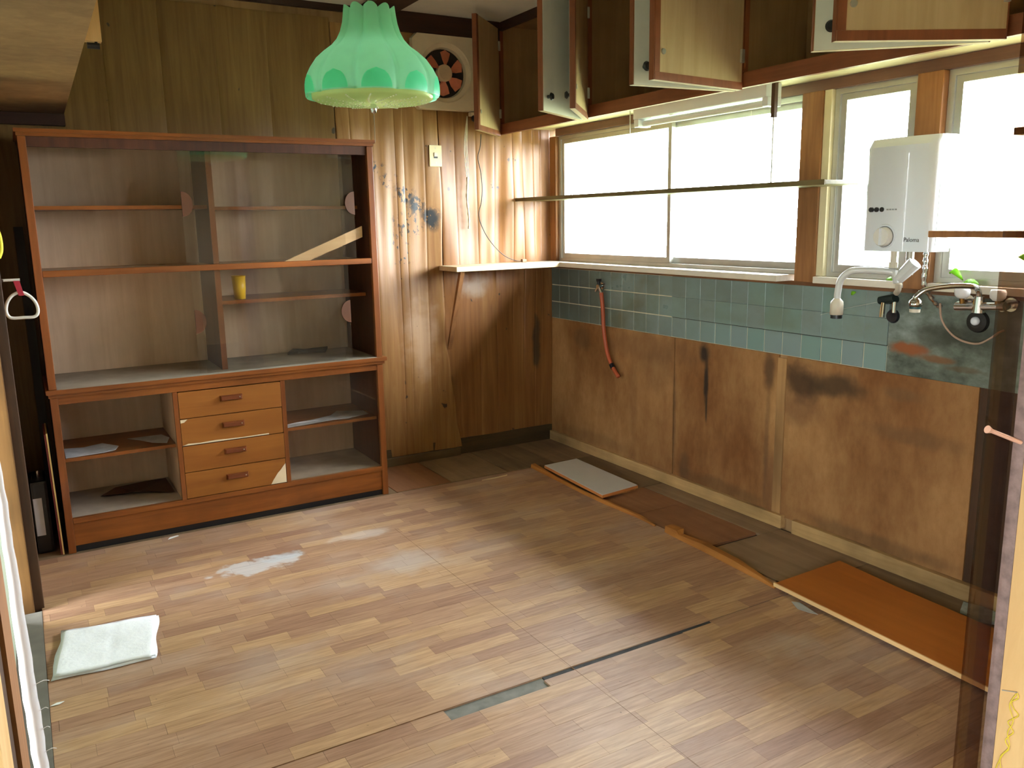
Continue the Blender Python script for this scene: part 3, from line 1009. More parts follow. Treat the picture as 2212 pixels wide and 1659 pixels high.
for i in range(4):
    d = boxpart('drawer', (-2.3465, -1.8795, HY - 0.002 - 0.002 * (i % 2), HY + 0.018, zs[i] + 0.001, zs[i + 1] - 0.0025), W_DRAWER, h, bevel=0.0015)
    boxpart('drawer_box', (-2.335, -1.89, HY + 0.0185, HB - 0.06, zs[i] + 0.012, zs[i + 1] - 0.03), W_INSIDE, h)
    zc = (zs[i] + zs[i + 1]) / 2 + 0.012
    bm = B()
    y0 = HY - 0.004
    xc = -2.113
    hexa(bm, [(xc - 0.052, y0, zc - 0.014), (xc + 0.052, y0, zc - 0.014), (xc + 0.052, y0, zc + 0.014), (xc - 0.052, y0, zc + 0.014)],
         [(xc - 0.046, y0 - 0.016, zc - 0.008), (xc + 0.046, y0 - 0.016, zc - 0.008), (xc + 0.046, y0 - 0.016, zc + 0.010), (xc - 0.046, y0 - 0.016, zc + 0.010)])
    mk('pull', bm, W_PULL, d, bevel=0.002)
    boxpart('screw', (xc + 0.034, xc + 0.040, y0 - 0.0175, y0 - 0.0155, zc - 0.001, zc + 0.005), CHROME, d)
    if i == 0:    # big chip out of the lowest front
        bm = B()
        poly_slab(bm, [(-1.957, HY - 0.0025, 0.160), (-1.944, HY - 0.0025, 0.182), (-1.922, HY - 0.0025, 0.212), (-1.905, HY - 0.0025, 0.228), (-1.888, HY - 0.0025, 0.250), (-1.881, HY - 0.0025, 0.256), (-1.881, HY - 0.0025, 0.160)], (0, -0.0006, 0))
        mk('veneer_chip', bm, CHIP, d)
    if i == 2:
        bm = B()
        poly_slab(bm, [(-2.346, HY - 0.0025, 0.413), (-2.32, HY - 0.0025, 0.421), (-2.27, HY - 0.0025, 0.418), (-2.2, HY - 0.0025, 0.421), (-2.08, HY - 0.0025, 0.417), (-1.95, HY - 0.0025, 0.4185), (-1.95, HY - 0.0025, 0.413)], (0, -0.0006, 0))
        mk('veneer_chip', bm, CHIP, d)
        bm = B()
        poly_slab(bm, [(-2.346, HY - 0.0045, 0.536), (-2.315, HY - 0.0045, 0.536), (-2.33, HY - 0.0045, 0.523), (-2.346, HY - 0.0045, 0.521)], (0, -0.0006, 0))
        mk('veneer_chip', bm, CHIP, d)


def scrap(name, pts, z, mat_, label, cat, group=None, t_=0.0015, curl=0.0):
    """torn flat sheet with an uneven outline, slightly curled"""
    bm = B()
    cx = sum(p[0] for p in pts) / len(pts); cy = sum(p[1] for p in pts) / len(pts)
    lo = []; hi = []
    for i, (x, y) in enumerate(pts):
        zz = z + curl * abs(math.sin(i * 1.9))
        lo.append(bm.verts.new((x, y, zz))); hi.append(bm.verts.new((x, y, zz + t_)))
    c0 = bm.verts.new((cx, cy, z)); c1 = bm.verts.new((cx, cy, z + t_))
    n = len(pts)
    for i in range(n):
        j = (i + 1) % n
        bm.faces.new([hi[i], hi[j], c1]); bm.faces.new([lo[j], lo[i], c0]); bm.faces.new([lo[i], lo[j], hi[j], hi[i]])
    o = mk(name, bm, mat_)
    return tag(o, label, cat, group)


LINER = plain('faded_shelf_paper', srgb(186, 184, 186), 0.7, var=0.2, scale=16)
scrap('torn_shelf_liner', [(-2.82, -0.42), (-2.68, -0.425), (-2.62, -0.40), (-2.60, -0.33), (-2.66, -0.24), (-2.74, -0.26), (-2.82, -0.25)], 0.4155, LINER, 'torn pale paper liner on the cabinet lower left shelf', 'shelf liner', curl=0.004)
scrap('torn_shelf_liner', [(-2.55, -0.2), (-2.40, -0.22), (-2.375, -0.30), (-2.40, -0.40), (-2.46, -0.36), (-2.5, -0.27)], 0.4155, LINER, 'small torn paper scrap beside the drawers on the lower left shelf', 'shelf liner', curl=0.004)
scrap('torn_shelf_liner', [(-1.85, -0.425), (-1.70, -0.422), (-1.60, -0.40), (-1.52, -0.41), (-1.40, -0.38), (-1.39, -0.27), (-1.52, -0.22), (-1.58, -0.30), (-1.68, -0.33), (-1.78, -0.36), (-1.85, -0.37)], 0.4155, LINER, 'torn bluish paper liner on the cabinet lower right shelf', 'shelf liner', curl=0.006)
scrap('curled_brown_sheet', [(-2.69, -0.20), (-2.62, -0.15), (-2.48, -0.10), (-2.385, -0.10), (-2.385, -0.38), (-2.44, -0.30), (-2.55, -0.27), (-2.64, -0.25)], 0.155, plain('dark_brown_paper', srgb(78, 48, 32), 0.7, var=0.25), 'curled dark brown sheet lying in the cabinet lower left bay', 'paper', curl=0.018)
scrap('black_rag', [(-1.74, -0.14), (-1.70, -0.10), (-1.64, -0.12), (-1.58, -0.10), (-1.52, -0.13), (-1.55, -0.18), (-1.64, -0.17), (-1.70, -0.19)], 0.7365, plain('black_cloth', srgb(34, 32, 32), 0.9, var=0.3), 'small black scrap lying on the cabinet waist behind the glass', 'scrap', t_=0.012, curl=0.014)
# yellow tumbler
c = thing('yellow_cup', 'plain yellow plastic cup on the inner shelf behind glass', 'cup', (-1.995, -0.30, 1.057))
bm = B()
lathe(bm, [(0.0, 1.0575), (0.026, 1.0575), (0.033, 1.168), (0.0315, 1.168), (0.0245, 1.062), (0.0, 1.062)], (-1.995, -0.30, 0), cap=False, n=32)
YEL = plain('yellow_plastic', srgb(232, 186, 34), 0.4, var=0.05)
mk('cup_wall', bm, YEL, c, smooth=True)
bm = B(); tube(bm, [(-1.995 + 0.033 * math.cos(a), -0.30 + 0.033 * math.sin(a), 1.168) for a in [2 * math.pi * i / 20 for i in range(20)]], 0.0016, 6, 2, closed=True)
mk('rim', bm, YEL, c, smooth=True)
# loose slat leaning in the upper right bay
bm = B()
hexa(bm, [(-1.815, -0.435, 1.2305), (-1.69, -0.435, 1.2305), (-1.405, -0.435, 1.340), (-1.405, -0.435, 1.394)], [(-1.815, -0.423, 1.2305), (-1.69, -0.423, 1.2305), (-1.405, -0.423, 1.340), (-1.405, -0.423, 1.394)])
tag(mk('loose_slat', bm, wood('pale_slat', srgb(214, 172, 122), srgb(230, 194, 148), 'x', blotch=0.1)), 'pale wooden slat leaning aslant behind the upper right glass', 'slat')

# ------------------------------------------------------------------ overhead cabinets
ZB, ZT, XF = 1.906, 2.525, -0.368
KNOB = BLACK


def cabinet_door(parent, hinge, free, far_hinged, zb=1.896, zt=2.49, knob=True, width=None):
    H = Vector((hinge[0], hinge[1], 0)); Fv = Vector((free[0], free[1], 0))
    d = (Fv - H); w = width or d.length; d.normalize()
    nrm = Vector((-d.y, d.x, 0)) if far_hinged else Vector((d.y, -d.x, 0))   # towards the inside face
    t_ = 0.023
    def ob(bm, a0, a1, n0, n1, z0, z1):
        P = lambda a, n_, z: tuple(H + d * a + nrm * n_ + Vector((0, 0, z)))
        hexa(bm, [P(a0, n0, z0), P(a1, n0, z0), P(a1, n1, z0), P(a0, n1, z0)], [P(a0, n0, z1), P(a1, n0, z1), P(a1, n1, z1), P(a0, n1, z1)])
    bm = B(); ob(bm, 0, w, -t_ / 2, t_ / 2, zb, zt)
    door = mk('door', bm, W_TAN, parent)
    bm = B(); ob(bm, 0.002, w - 0.001, -t_ / 2 - 0.0018, -t_ / 2 - 0.0001, zb + 0.001, zt - 0.001)
    mk('white_face', bm, WHITE_LAM, door)
    # red-brown edging round the four edges
    for (a0, a1, z0, z1) in ((w + 0.0002, w + 0.004, zb, zt), (-0.004, -0.0002, zb, zt)):
        bm = B(); ob(bm, a0, a1, -t_ / 2, t_ / 2 + 0.001, z0, z1)
        mk('edge_strip', bm, W_RED, door)
    bm = B(); ob(bm, 0.001, w - 0.001, t_ / 2 + 0.0001, t_ / 2 + 0.0022, zb, zb + 0.028)
    mk('edge_strip', bm, W_RED, door)
    bm = B(); ob(bm, w - 0.026, w, t_ / 2 + 0.0001, t_ / 2 + 0.0022, zb + 0.0285, zt)
    mk('edge_strip', bm, W_RED, door)
    if knob:
        kp = H + d * (w - 0.045) + Vector((0, 0, zb + 0.065))
        o_ = -nrm
        bm = B()
        cyl(bm, kp + o_ * (t_ / 2 + 0.0018), kp + o_ * (t_ / 2 + 0.014), 0.008, 0.007, 14)
        cyl(bm, kp + o_ * (t_ / 2 + 0.014), kp + o_ * (t_ / 2 + 0.020), 0.010, 0.018, 18)
        cyl(bm, kp + o_ * (t_ / 2 + 0.020), kp + o_ * (t_ / 2 + 0.029), 0.018, 0.013, 18)
        mk('knob', bm, KNOB, door)
        ks = H + d * (w - 0.045) + nrm * (t_ / 2) + Vector((0, 0, zb + 0.10))
        bm = B(); cyl(bm, ks, ks + nrm * 0.004, 0.011, 0.010, 12)
        mk('magnet_plate', bm, ALU, door)
    for zz in (zb + 0.10, zt - 0.12):
        bm = B(); ob(bm, -0.002, 0.014, t_ / 2 + 0.0001, t_ / 2 + 0.010, zz, zz + 0.05)
        mk('hinge', bm, ALU, door)
    return door


def cabinet_unit(label, ya, yb, doors):
    """overhead unit from ya (near) to yb (far)"""
    c = thing('wall_cabinet', label, 'cabinet', (-0.18, (ya + yb) / 2, ZB), 'overhead cabinets along the window wall')
    boxpart('bottom_board', (XF + 0.0225, -0.002, ya, yb, ZB + 0.040, ZB + 0.056), CREAM, c)
    boxpart('back_board', (-0.010, -0.003, ya, yb, ZB + 0.057, ZT), W_CABIN, c)
    boxpart('top_board', (XF + 0.024, -0.011, ya, yb, ZT - 0.015, ZT), W_CABIN, c)
    for y in (ya, yb - 0.016):
        boxpart('side_board', (XF + 0.024, -0.011, y, y + 0.016, ZB + 0.057, ZT - 0.016), W_CABIN, c)
    boxpart('bottom_rail', (XF, XF + 0.022, ya, yb, ZB, ZB + 0.058), W_REDX, c)
    boxpart('top_rail', (XF, XF + 0.022, ya, yb, ZT - 0.045, ZT), W_DARK, c)
    for y in (ya, yb - 0.024):
        boxpart('stile', (XF, XF + 0.022, y, y + 0.024, ZB + 0.059, ZT - 0.046), W_RED, c)
    for dd in doors:
        cabinet_door(c, *dd[0], **dd[1])
    return c


HXD = XF - 0.014
cabinet_unit('overhead cabinet unit in the corner by the exhaust fan, both doors open', -0.893, -0.022,
             [(((HXD, -0.035), (-0.672, -0.305), True), {}), (((HXD, -0.875), (-0.775, -1.12), False), {})])
cabinet_unit('overhead cabinet unit above the left window and tube light', -1.938, -0.895,
             [(((HXD, -0.915), (-0.688, -1.245), True), {}), (((HXD, -1.925), (-0.86, -1.885), False), {})])
cabinet_unit('overhead cabinet unit above the post and the water heater', -2.955, -1.940,
             [(((HXD, -1.955), (-0.868, -2.01), True), {}), (((HXD, -2.945), (-0.752, -2.625), False), {})])
cabinet_unit('overhead cabinet unit at the right edge of the picture', -3.60, -2.957,
             [(((HXD, -2.99), (-0.815, -2.755), True), {})])
# left wall cabinet
c = thing('wall_cabinet', 'dim overhead cabinet on the left wall above the glazed cabinet', 'cabinet', (-2.83, -1.2, 1.918))
bm = B(); prism(bm, [(-2.999, -2.5), (-2.692, -2.5), (-2.650, -0.03), (-2.999, -0.03)], 1.918, 1.936); mk('bottom_board', bm, W_CABIN, c)
bm = B(); prism(bm, [(-2.712, -2.5), (-2.692, -2.5), (-2.650, -0.03), (-2.670, -0.03)], 1.9362, 2.525); mk('front_board', bm, W_CABIN, c)
boxpart('side_board', (-2.999, -2.7125, -2.5, -2.482, 1.9362, 2.525), W_CABIN, c)
boxpart('end_board', (-2.677, -2.634, -1.735, -1.705, 1.924, 2.50), W_PALE, c)
bm = B(); cyl(bm, (-2.672, -1.722, 1.913), (-2.640, -1.722, 1.913), 0.0085, n=14); cyl(bm, (-2.648, -1.722, 1.913), (-2.648, -1.722, 1.925), 0.004, n=8); mk('hook', bm, BLACK, c)

# ------------------------------------------------------------------ fluorescent fitting under the cabinet
f = thing('tube_light', 'white fluorescent tube fitting under the overhead cabinet', 'light', (-0.16, -1.50, 1.905))
bm = B(); box(bm, -0.205, -0.115, -1.93, -1.07, 1.886, 1.945); mk('housing', bm, WHITE_EN, f, bevel=0.004)
bm = B(); cyl(bm, (-0.16, -1.905, 1.866), (-0.16, -1.105, 1.866), 0.0145, n=18); mk('tube', bm, plain('frosted_tube', srgb(244, 244, 238), 0.3, var=0.02), f, smooth=False)
for (y0, y1) in ((-1.935, -1.905), (-1.105, -1.07)):
    boxpart('end_cap', (-0.20, -0.12, y0, y1, 1.850, 1.8858), WHITE_EN, f, bevel=0.003)
bm = B(); tube(bm, [(-0.15, -1.80, 1.85), (-0.149, -1.80, 1.74), (-0.151, -1.80, 1.66)], 0.0012, 6, 3); mk('pull_cord', bm, plain('white_cord', srgb(230, 226, 214), 0.8), f)

# hanging shelf in front of the left window
s = thing('hanging_shelf', 'narrow board shelf hung across the left window', 'shelf', (-0.15, -1.15, 1.525))
W_BACKLIT = wood('backlit_olive_board', srgb(96, 86, 52), srgb(132, 116, 76), 'y', blotch=0.4)  # dark olive puts the backlit look of the board into its colour
boxpart('board', (-0.27, -0.032, -2.30, -0.022, 1.522, 1.538), W_BACKLIT, s, bevel=0.002)
bm = B(); box(bm, -0.208, -0.190, -1.980, -1.962, 1.80, 1.9455); mk('hanger_bracket', bm, W_DARKZ, s)
bm = B(); cyl(bm, (-0.2, -1.971, 1.538), (-0.2, -1.971, 1.80), 0.0035, n=10); mk('hanger_rod', bm, ALU, s)
bm = B(); cyl(bm, (-0.2, -1.04, 1.538), (-0.2, -1.04, 1.945), 0.0025, n=10); mk('hanger_rod', bm, ALU, s)
boxpart('edge_strip', (-0.274, -0.2705, -2.30, -0.022, 1.520, 1.540), W_BACKLIT, s)
s = thing('window_shelf', 'lower dark board shelf ending in front of the water heater', 'shelf', (-0.18, -3.1, 1.33))
boxpart('board', (-0.30, -0.06, -3.60, -2.75, 1.330, 1.351), W_POST, s, bevel=0.002)
boxpart('cleat', (-0.29, -0.07, -3.60, -3.575, 1.31, 1.3298), W_POST, s)
boxpart('post', (-0.075, -0.061, -3.14, -3.10, 1.1575, 1.3298), W_POST, s)
s = thing('window_shelf', 'upper short dark board shelf at the right picture edge', 'shelf', (-0.18, -3.3, 1.633))
boxpart('board', (-0.30, -0.06, -3.60, -3.00, 1.633, 1.655), W_POST, s, bevel=0.002)
boxpart('cleat', (-0.29, -0.07, -3.60, -3.575, 1.613, 1.6328), W_POST, s)

# ------------------------------------------------------------------ water heater
w = thing('water_heater', 'white wall-mounted gas water heater between the windows', 'water heater', (-0.12, -2.555, 1.276))
y0, y1, z0, z1 = -2.695, -2.415, 1.276, 1.672
bm = B()
outline = []
for i in range(13):                                   # gently bowed front with rounded corners
    t_ = i / 12
    y = y0 + 0.018 + (y1 - y0 - 0.036) * t_
    outline.append((-0.196 - 0.012 * (1 - (2 * t_ - 1) ** 2), y))
outline = [(-0.176, y0 + 0.001), (-0.188, y0 + 0.006)] + outline + [(-0.188, y1 - 0.006), (-0.176, y1 - 0.001), (-0.092, y1), (-0.092, y0)]
lo = [bm.verts.new((x, y, z0)) for x, y in outline]
mid = [bm.verts.new((x, y, z1 - 0.03)) for x, y in outline]
top = [bm.verts.new((x + (0.022 if x < -0.17 else 0), y, z1)) for x, y in outline]
n = len(outline)
for A_, B_ in ((lo, mid), (mid, top)):
    for i in range(n):
        j = (i + 1) % n
        bm.faces.new([A_[i], A_[j], B_[j], B_[i]])
bm.faces.new(lo); bm.faces.new(list(reversed(top)))
autosmooth(mk('cover', bm, WHITE_EN, w), 35)
boxpart('back_box', (-0.0915, -0.0305, y0 + 0.012, y1 - 0.012, z0 + 0.01, z1 + 0.002), WHITE_EN, w, bevel=0.004)
for yy in (-2.458, -2.481, -2.503):
    bm = B(); lathe(bm, [(0.0085, -0.210), (0.0085, -0.199)], (0, yy, 1.424), 'x', 16); mk('indicator', bm, BLACK, w)
GREYP = plain('grey_print', srgb(150, 152, 154), 0.5)
for q in range(4):
    boxpart('print_mark', (-0.2100, -0.2060, -2.530 - q * 0.011, -2.523 - q * 0.011, 1.421, 1.426), GREYP, w)
bm = B(); lathe(bm, [(0.043, -0.2075), (0.041, -0.213), (0.0, -0.213)], (0, -2.524, 1.330), 'x', 32, cap=False); mk('dial_plate', bm, WHITE_EN, w)
bm = B(); lathe(bm, [(0.034, -0.213), (0.0335, -0.228), (0.030, -0.234), (0.0, -0.2345)], (0, -2.524, 1.328), 'x', 32, cap=False); kd = autosmooth(mk('dial', bm, plain('off_white_dial', srgb(226, 224, 218), 0.35, var=0.03), w), 40)
boxpart('grip', (-0.240, -0.2335, -2.5275, -2.5205, 1.298, 1.358), plain('off_white_dial', None) if False else WHITE_EN, kd)
bm = B(); lathe(bm, [(0.0375, -0.2133), (0.0375, -0.2145), (0.0345, -0.2145), (0.0345, -0.2133)], (0, -2.524, 1.328), 'x', 32, cap=False); mk('dial_ring', bm, plain('grey_ring', srgb(120, 122, 124), 0.5), w)
txt = bpy.data.curves.new('lettering', 'FONT')
txt.body = 'Paloma'
txt.size = 0.021
txt.extrude = 0.0003
txt.align_x = 'CENTER'
to = bpy.data.objects.new('lettering', txt)
COL.objects.link(to)
to.parent = w
txt.materials.append(plain('dark_grey_print', srgb(60, 62, 66), 0.5))
bpy.context.view_layer.update()
_me = bpy.data.meshes.new_from_object(to.evaluated_get(bpy.context.evaluated_depsgraph_get()))
bpy.data.objects.remove(to)
_me.transform(Matrix.Translation(Vector((-0.2085, -2.628, 1.311)) - Vector((-0.12, -2.555, 1.276))) @ Matrix.Rotation(math.radians(-90), 4, 'Z') @ Matrix.Rotation(math.radians(90), 4, 'X'))
_me.name = 'lettering'
to = bpy.data.objects.new('lettering', _me)
COL.objects.link(to)
to.parent = w
boxpart('rating_label', (-0.170, -0.108, y0 - 0.0006, y0 + 0.0004, 1.395, 1.515), plain('pale_green_label', srgb(206, 222, 206), 0.6, var=0.06), w)
boxpart('rating_label', (-0.172, -0.104, y0 - 0.0006, y0 + 0.0004, 1.298, 1.380), plain('grey_label', srgb(186, 184, 176), 0.6, var=0.08), w)
for q in range(6):
    boxpart('print_mark', (-0.163, -0.115, y0 - 0.0010, y0 - 0.0005, 1.408 + q * 0.017, 1.412 + q * 0.017), plain('green_print', srgb(150, 178, 160), 0.6), w)
for q in range(5):
    boxpart('print_mark', (-0.165, -0.112, y0 - 0.0010, y0 - 0.0005, 1.307 + q * 0.014, 1.311 + q * 0.014), plain('grey_text', srgb(120, 118, 112), 0.6), w)
bm = B(); cyl(bm, (-0.15, -2.523, 1.276), (-0.15, -2.523, 1.215), 0.011, 0.010, 14); cyl(bm, (-0.15, -2.523, 1.235), (-0.15, -2.523, 1.215), 0.015, 0.015, 14)
mk('outlet_stub', bm, GREYHOSE, w)
bm = B(); cyl(bm, (-0.13, -2.575, 1.276), (-0.13, -2.575, 1.19), 0.014, 0.014, 14); mk('inlet_stub', bm, plain('grey_metal', srgb(150, 146, 138), 0.4, metal=0.7), w)
# swivel spout
bm = B(); tube(bm, [(-0.15, -2.535, 1.197), (-0.175, -2.50, 1.203), (-0.21, -2.44, 1.205), (-0.235, -2.405, 1.199), (-0.245, -2.375, 1.168), (-0.247, -2.366, 1.12), (-0.247, -2.365, 1.092)], 0.0125, 12, 6)
sp = mk('swivel_spout', bm, plain('pale_grey_spout', srgb(206, 206, 202), 0.3, var=0.04), w, smooth=True)
bm = B(); lathe(bm, [(0.012, 1.098), (0.022, 1.086), (0.024, 1.074), (0.024, 1.036), (0.0, 1.036)], (-0.247, -2.365, 0), 'z', 22, cap=False); mk('spout_head', bm, GREYHOSE, sp, smooth=True)
bm = B(); lathe(bm, [(0.021, 1.0358), (0.021, 1.022), (0.0, 1.022)], (-0.247, -2.365, 0), 'z', 22, cap=False); mk('spout_ring', bm, BLACK, sp)
bm = B()
cyl(bm, (-0.145, -2.545, 1.175), (-0.135, -2.60, 1.235), 0.020, 0.026, 16); cyl(bm, (-0.145, -2.535, 1.205), (-0.145, -2.545, 1.16), 0.022, 0.016, 16)
mk('valve_body', bm, plain('pale_grey_spout', srgb(206, 206, 202), 0.3), w)
bm = B(); tube(bm, [(-0.145, -2.548, 1.165), (-0.12, -2.53, 1.135), (-0.085, -2.502, 1.122), (-0.076, -2.492, 1.116)], 0.011, 10, 4); mk('supply_pipe', bm, GREYHOSE, w, smooth=True)
# wall valve the pipe ends in
v = thing('stop_valve', 'dark stop valve with chrome lever on tiles under the heater', 'valve', (-0.04, -2.44, 1.02))
bm = B(); cyl(bm, (-0.0105, -2.445, 1.085), (-0.058, -2.445, 1.085), 0.016, 0.016, 16); cyl(bm, (-0.05, -2.470, 1.093), (-0.05, -2.405, 1.08), 0.017, 0.015, 16)
mk('body', bm, plain('dark_green_metal', srgb(34, 46, 44), 0.4, metal=0.4), v)
bm = B(); cyl(bm, (-0.055, -2.425, 1.075), (-0.066, -2.430, 1.018), 0.008, 0.010, 12); mk('lever', bm, CHROME, v)
bm = B(); cyl(bm, (-0.05, -2.470, 1.08), (-0.052, -2.471, 1.038), 0.009, 0.008, 12); mk('drain_stub', bm, CHROME, v)
bm = B(); cyl(bm, (-0.0105, -2.44, 1.02), (-0.020, -2.44, 1.02), 0.028, 0.024, 18); mk('wall_flange', bm, plain('dark_green_metal', None) if False else BLACK, v)
# gas flex pipe
bm = B()
P = spline([(-0.075, -2.60, 1.276), (-0.078, -2.602, 1.22), (-0.072, -2.60, 1.15), (-0.035, -2.62, 1.09), (-0.012, -2.63, 1.07)], 10)
tube(bm, P, 0.0085, 10, 1, sharp=True, taper=lambda t_: 1 + 0.16 * math.sin(t_ * 190))
tag(mk('flexible_gas_pipe', bm, CHROME, smooth=True), 'corrugated metal gas pipe hanging below the water heater', 'pipe')

# ------------------------------------------------------------------ mixer tap
m = thing('mixer_tap', 'chrome two-handle wall mixer tap with white knobs', 'tap', (-0.1, -2.82, 1.05))
bm = B()
cyl(bm, (-0.085, -2.735, 1.085), (-0.085, -2.905, 1.098), 0.015, 0.015, 16)
cyl(bm, (-0.085, -2.815, 1.07), (-0.085, -2.815, 1.125), 0.021, 0.017, 16)
mk('body', bm, CHROME, m)
for yy in (-2.745, -2.895):
    bm = B(); cyl(bm, (-0.0085, yy + 0.01, 1.098), (-0.085, yy, 1.092), 0.012, 0.013, 14); cyl(bm, (-0.0085, yy + 0.01, 1.098), (-0.016, yy + 0.01, 1.098), 0.028, 0.024, 18)
    mk('wall_leg', bm, CHROME, m)
for yy in (-2.758, -2.882):
    bm = B(); cyl(bm, (-0.088, yy, 1.095), (-0.092, yy, 1.118), 0.008, 0.008, 12); mk('spindle', bm, BRASS, m)
    bm = B(); lathe(bm, [(0.0, 1.116), (0.014, 1.116), (0.024, 1.126), (0.026, 1.142), (0.022, 1.152), (0.0, 1.154)], (-0.092, yy, 0), 'z', 18, cap=False); mk('knob', bm, plain('white_knob', srgb(226, 224, 222), 0.35, var=0.03), m, smooth=True)
bm = B(); tube(bm, [(-0.085, -2.815, 1.12), (-0.095, -2.815, 1.148), (-0.125, -2.808, 1.162), (-0.18, -2.765, 1.163), (-0.225, -2.715, 1.152), (-0.245, -2.690, 1.128), (-0.246, -2.687, 1.115)], 0.0095, 12, 6)
ms = mk('spout', bm, CHROME, m, smooth=True)
bm = B(); lathe(bm, [(0.009, 1.122), (0.020, 1.112), (0.023, 1.100), (0.021, 1.092), (0.0, 1.092)], (-0.246, -2.687, 0), 'z', 20, cap=False); mk('aerator', bm, CHROME, ms, smooth=True)
bm = B(); lathe(bm, [(0.019, 1.0918), (0.019, 1.084), (0.0, 1.084)], (-0.246, -2.687, 0), 'z', 20, cap=False); mk('aerator_ring', bm, plain('teal_ring', srgb(24, 64, 66), 0.4), ms)
bm = B(); lathe(bm, [(0.018, 1.0838), (0.017, 1.072), (0.0, 1.072)], (-0.246, -2.687, 0), 'z', 20, cap=False); mk('aerator_tip', bm, GREYHOSE, ms)
# old waste hole with a white cap
v = thing('capped_pipe', 'old wall pipe with a round white cap below the mixer tap', 'pipe', (-0.03, -2.775, 1.01))
bm = B(); lathe(bm, [(0.040, -0.0085), (0.036, -0.022), (0.022, -0.026), (0.0, -0.026)], (0, -2.775, 1.03), 'x', 24, cap=False); mk('flange', bm, plain('dark_iron', srgb(48, 46, 44), 0.6, metal=0.5, var=0.2), v)
bm = B(); lathe(bm, [(0.015, -0.026), (0.015, -0.034), (0.010, -0.040), (0.0, -0.041)], (0, -2.775, 1.033), 'x', 18, cap=False); mk('cap', bm, WHITE_EN, v, smooth=True)
bm = B(); tube(bm, [(-0.03, -2.64, 1.085), (-0.045, -2.66, 1.03), (-0.05, -2.70, 0.985), (-0.05, -2.745, 0.962), (-0.05, -2.80, 0.957), (-0.045, -2.835, 0.975), (-0.030, -2.86, 1.0), (-0.012, -2.868, 1.008)], 0.0038, 8, 5)
tag(mk('drooping_tube', bm, plain('pinkish_tube', srgb(166, 138, 120), 0.5), smooth=True), 'thin pinkish tube drooping below the mixer tap', 'tube')
bm = B(); tube(bm, [(-0.012, -2.10, 0.995), (-0.03, -2.2, 1.025), (-0.045, -2.39, 1.072)], 0.0009, 6, 4)
tag(mk('stray_thread', bm, plain('pale_thread', srgb(190, 190, 180), 0.8)), 'fine pale thread stretched across the tiles to the stop valve', 'thread')

# leaves of a creeper growing in at the sill
LEAF = thin_cloth('fresh_green_leaf', srgb(150, 214, 50), 0.5, 0.5, 0.2)


def leaf(c, d, n_, L, W_, label, bend=0.3):
    d = Vector(d).normalized(); n_ = Vector(n_).normalized(); s_ = d.cross(n_).normalized(); n_ = s_.cross(d)
    bm = B()
    rows_ = []
    for i in range(9):
        t_ = i / 8
        wv = W_ * math.sin(math.pi * min(1, t_ * 0.96 + 0.02)) ** 0.8
        p0 = Vector(c) + d * (L * (t_ - 0.5)) - n_ * (bend * L * (t_ - 0.5) ** 2 * 2)
        rows_.append([bm.verts.new(p0 + s_ * wv + n_ * 0.12 * wv), bm.verts.new(p0), bm.verts.new(p0 - s_ * wv + n_ * 0.12 * wv)])
    for a, b in zip(rows_, rows_[1:]):
        for j in range(2):
            bm.faces.new([a[j], a[j + 1], b[j + 1], b[j]])
    o = mk('leaf', bm, LEAF, smooth=True)
    sol = o.modifiers.new('thickness', 'SOLIDIFY'); sol.thickness = 0.0006
    tag(o, label, 'leaf', 'creeper leaves at the window sill')
    return o


leaf((-0.045, -2.44, 1.166), (0.1, 1, 0.05), (-0.6, -0.3, 0.8), 0.045, 0.012, 'small green leaf on the sill under the water heater spout')
leaf((-0.030, -2.265, 1.098), (0.2, 1, -0.4), (-0.9, -0.4, 0.3), 0.030, 0.008, 'tiny green leaf in front of the tiles below the narrow window')
leaf((-0.035, -2.685, 1.205), (0.2, 1, 0.35), (-0.7, -0.4, 0.5), 0.062, 0.013, 'arched green leaf in front of the window right of the heater', 1.1)
leaf((-0.040, -2.745, 1.168), (0.1, 1, -0.1), (-0.6, -0.3, 0.8), 0.070, 0.017, 'broad green leaf lying on the sill behind the mixer tap')
leaf((-0.030, -2.915, 1.262), (0.2, 1, 0.5), (-0.7, -0.4, 0.5), 0.040, 0.010, 'green leaf at the far right window above the sill', 0.8)

# ------------------------------------------------------------------ gas cock with orange hose
g = thing('gas_cock', 'small gas cock with black knob on the dark tiles', 'gas tap', (-0.03, -0.56, 1.0))
bm = B(); cyl(bm, (-0.009, -0.565, 1.03), (-0.018, -0.565, 1.03), 0.024, 0.021, 18); cyl(bm, (-0.018, -0.565, 1.03), (-0.055, -0.575, 1.028), 0.011, 0.012, 14); mk('body', bm, CHROME, g)
bm = B(); cyl(bm, (-0.045, -0.575, 1.03), (-0.042, -0.568, 1.058), 0.009, 0.011, 12); box(bm, -0.052, -0.034, -0.582, -0.556, 1.056, 1.072); mk('knob', bm, BLACK, g)
bm = B(); cyl(bm, (-0.048, -0.572, 1.026), (-0.048, -0.548, 1.000), 0.007, 0.008, 12); cyl(bm, (-0.048, -0.58, 1.024), (-0.046, -0.60, 0.99), 0.008, 0.010, 12); mk('nozzle', bm, CHROME, g)
HOSE = plain('orange_rubber', srgb(178, 84, 50), 0.5, var=0.1)
hs = thing('gas_hose', 'short orange rubber gas hose hanging from the gas cock', 'hose', (-0.04, -0.65, 0.54))
bm = B(); tube(bm, [(-0.046, -0.597, 0.995), (-0.044, -0.603, 0.95), (-0.04, -0.607, 0.88), (-0.04, -0.612, 0.80), (-0.038, -0.628, 0.71), (-0.038, -0.655, 0.635), (-0.042, -0.705, 0.575), (-0.048, -0.765, 0.530)], 0.0115, 12, 6)
hb = mk('hose', bm, HOSE, hs, smooth=True)
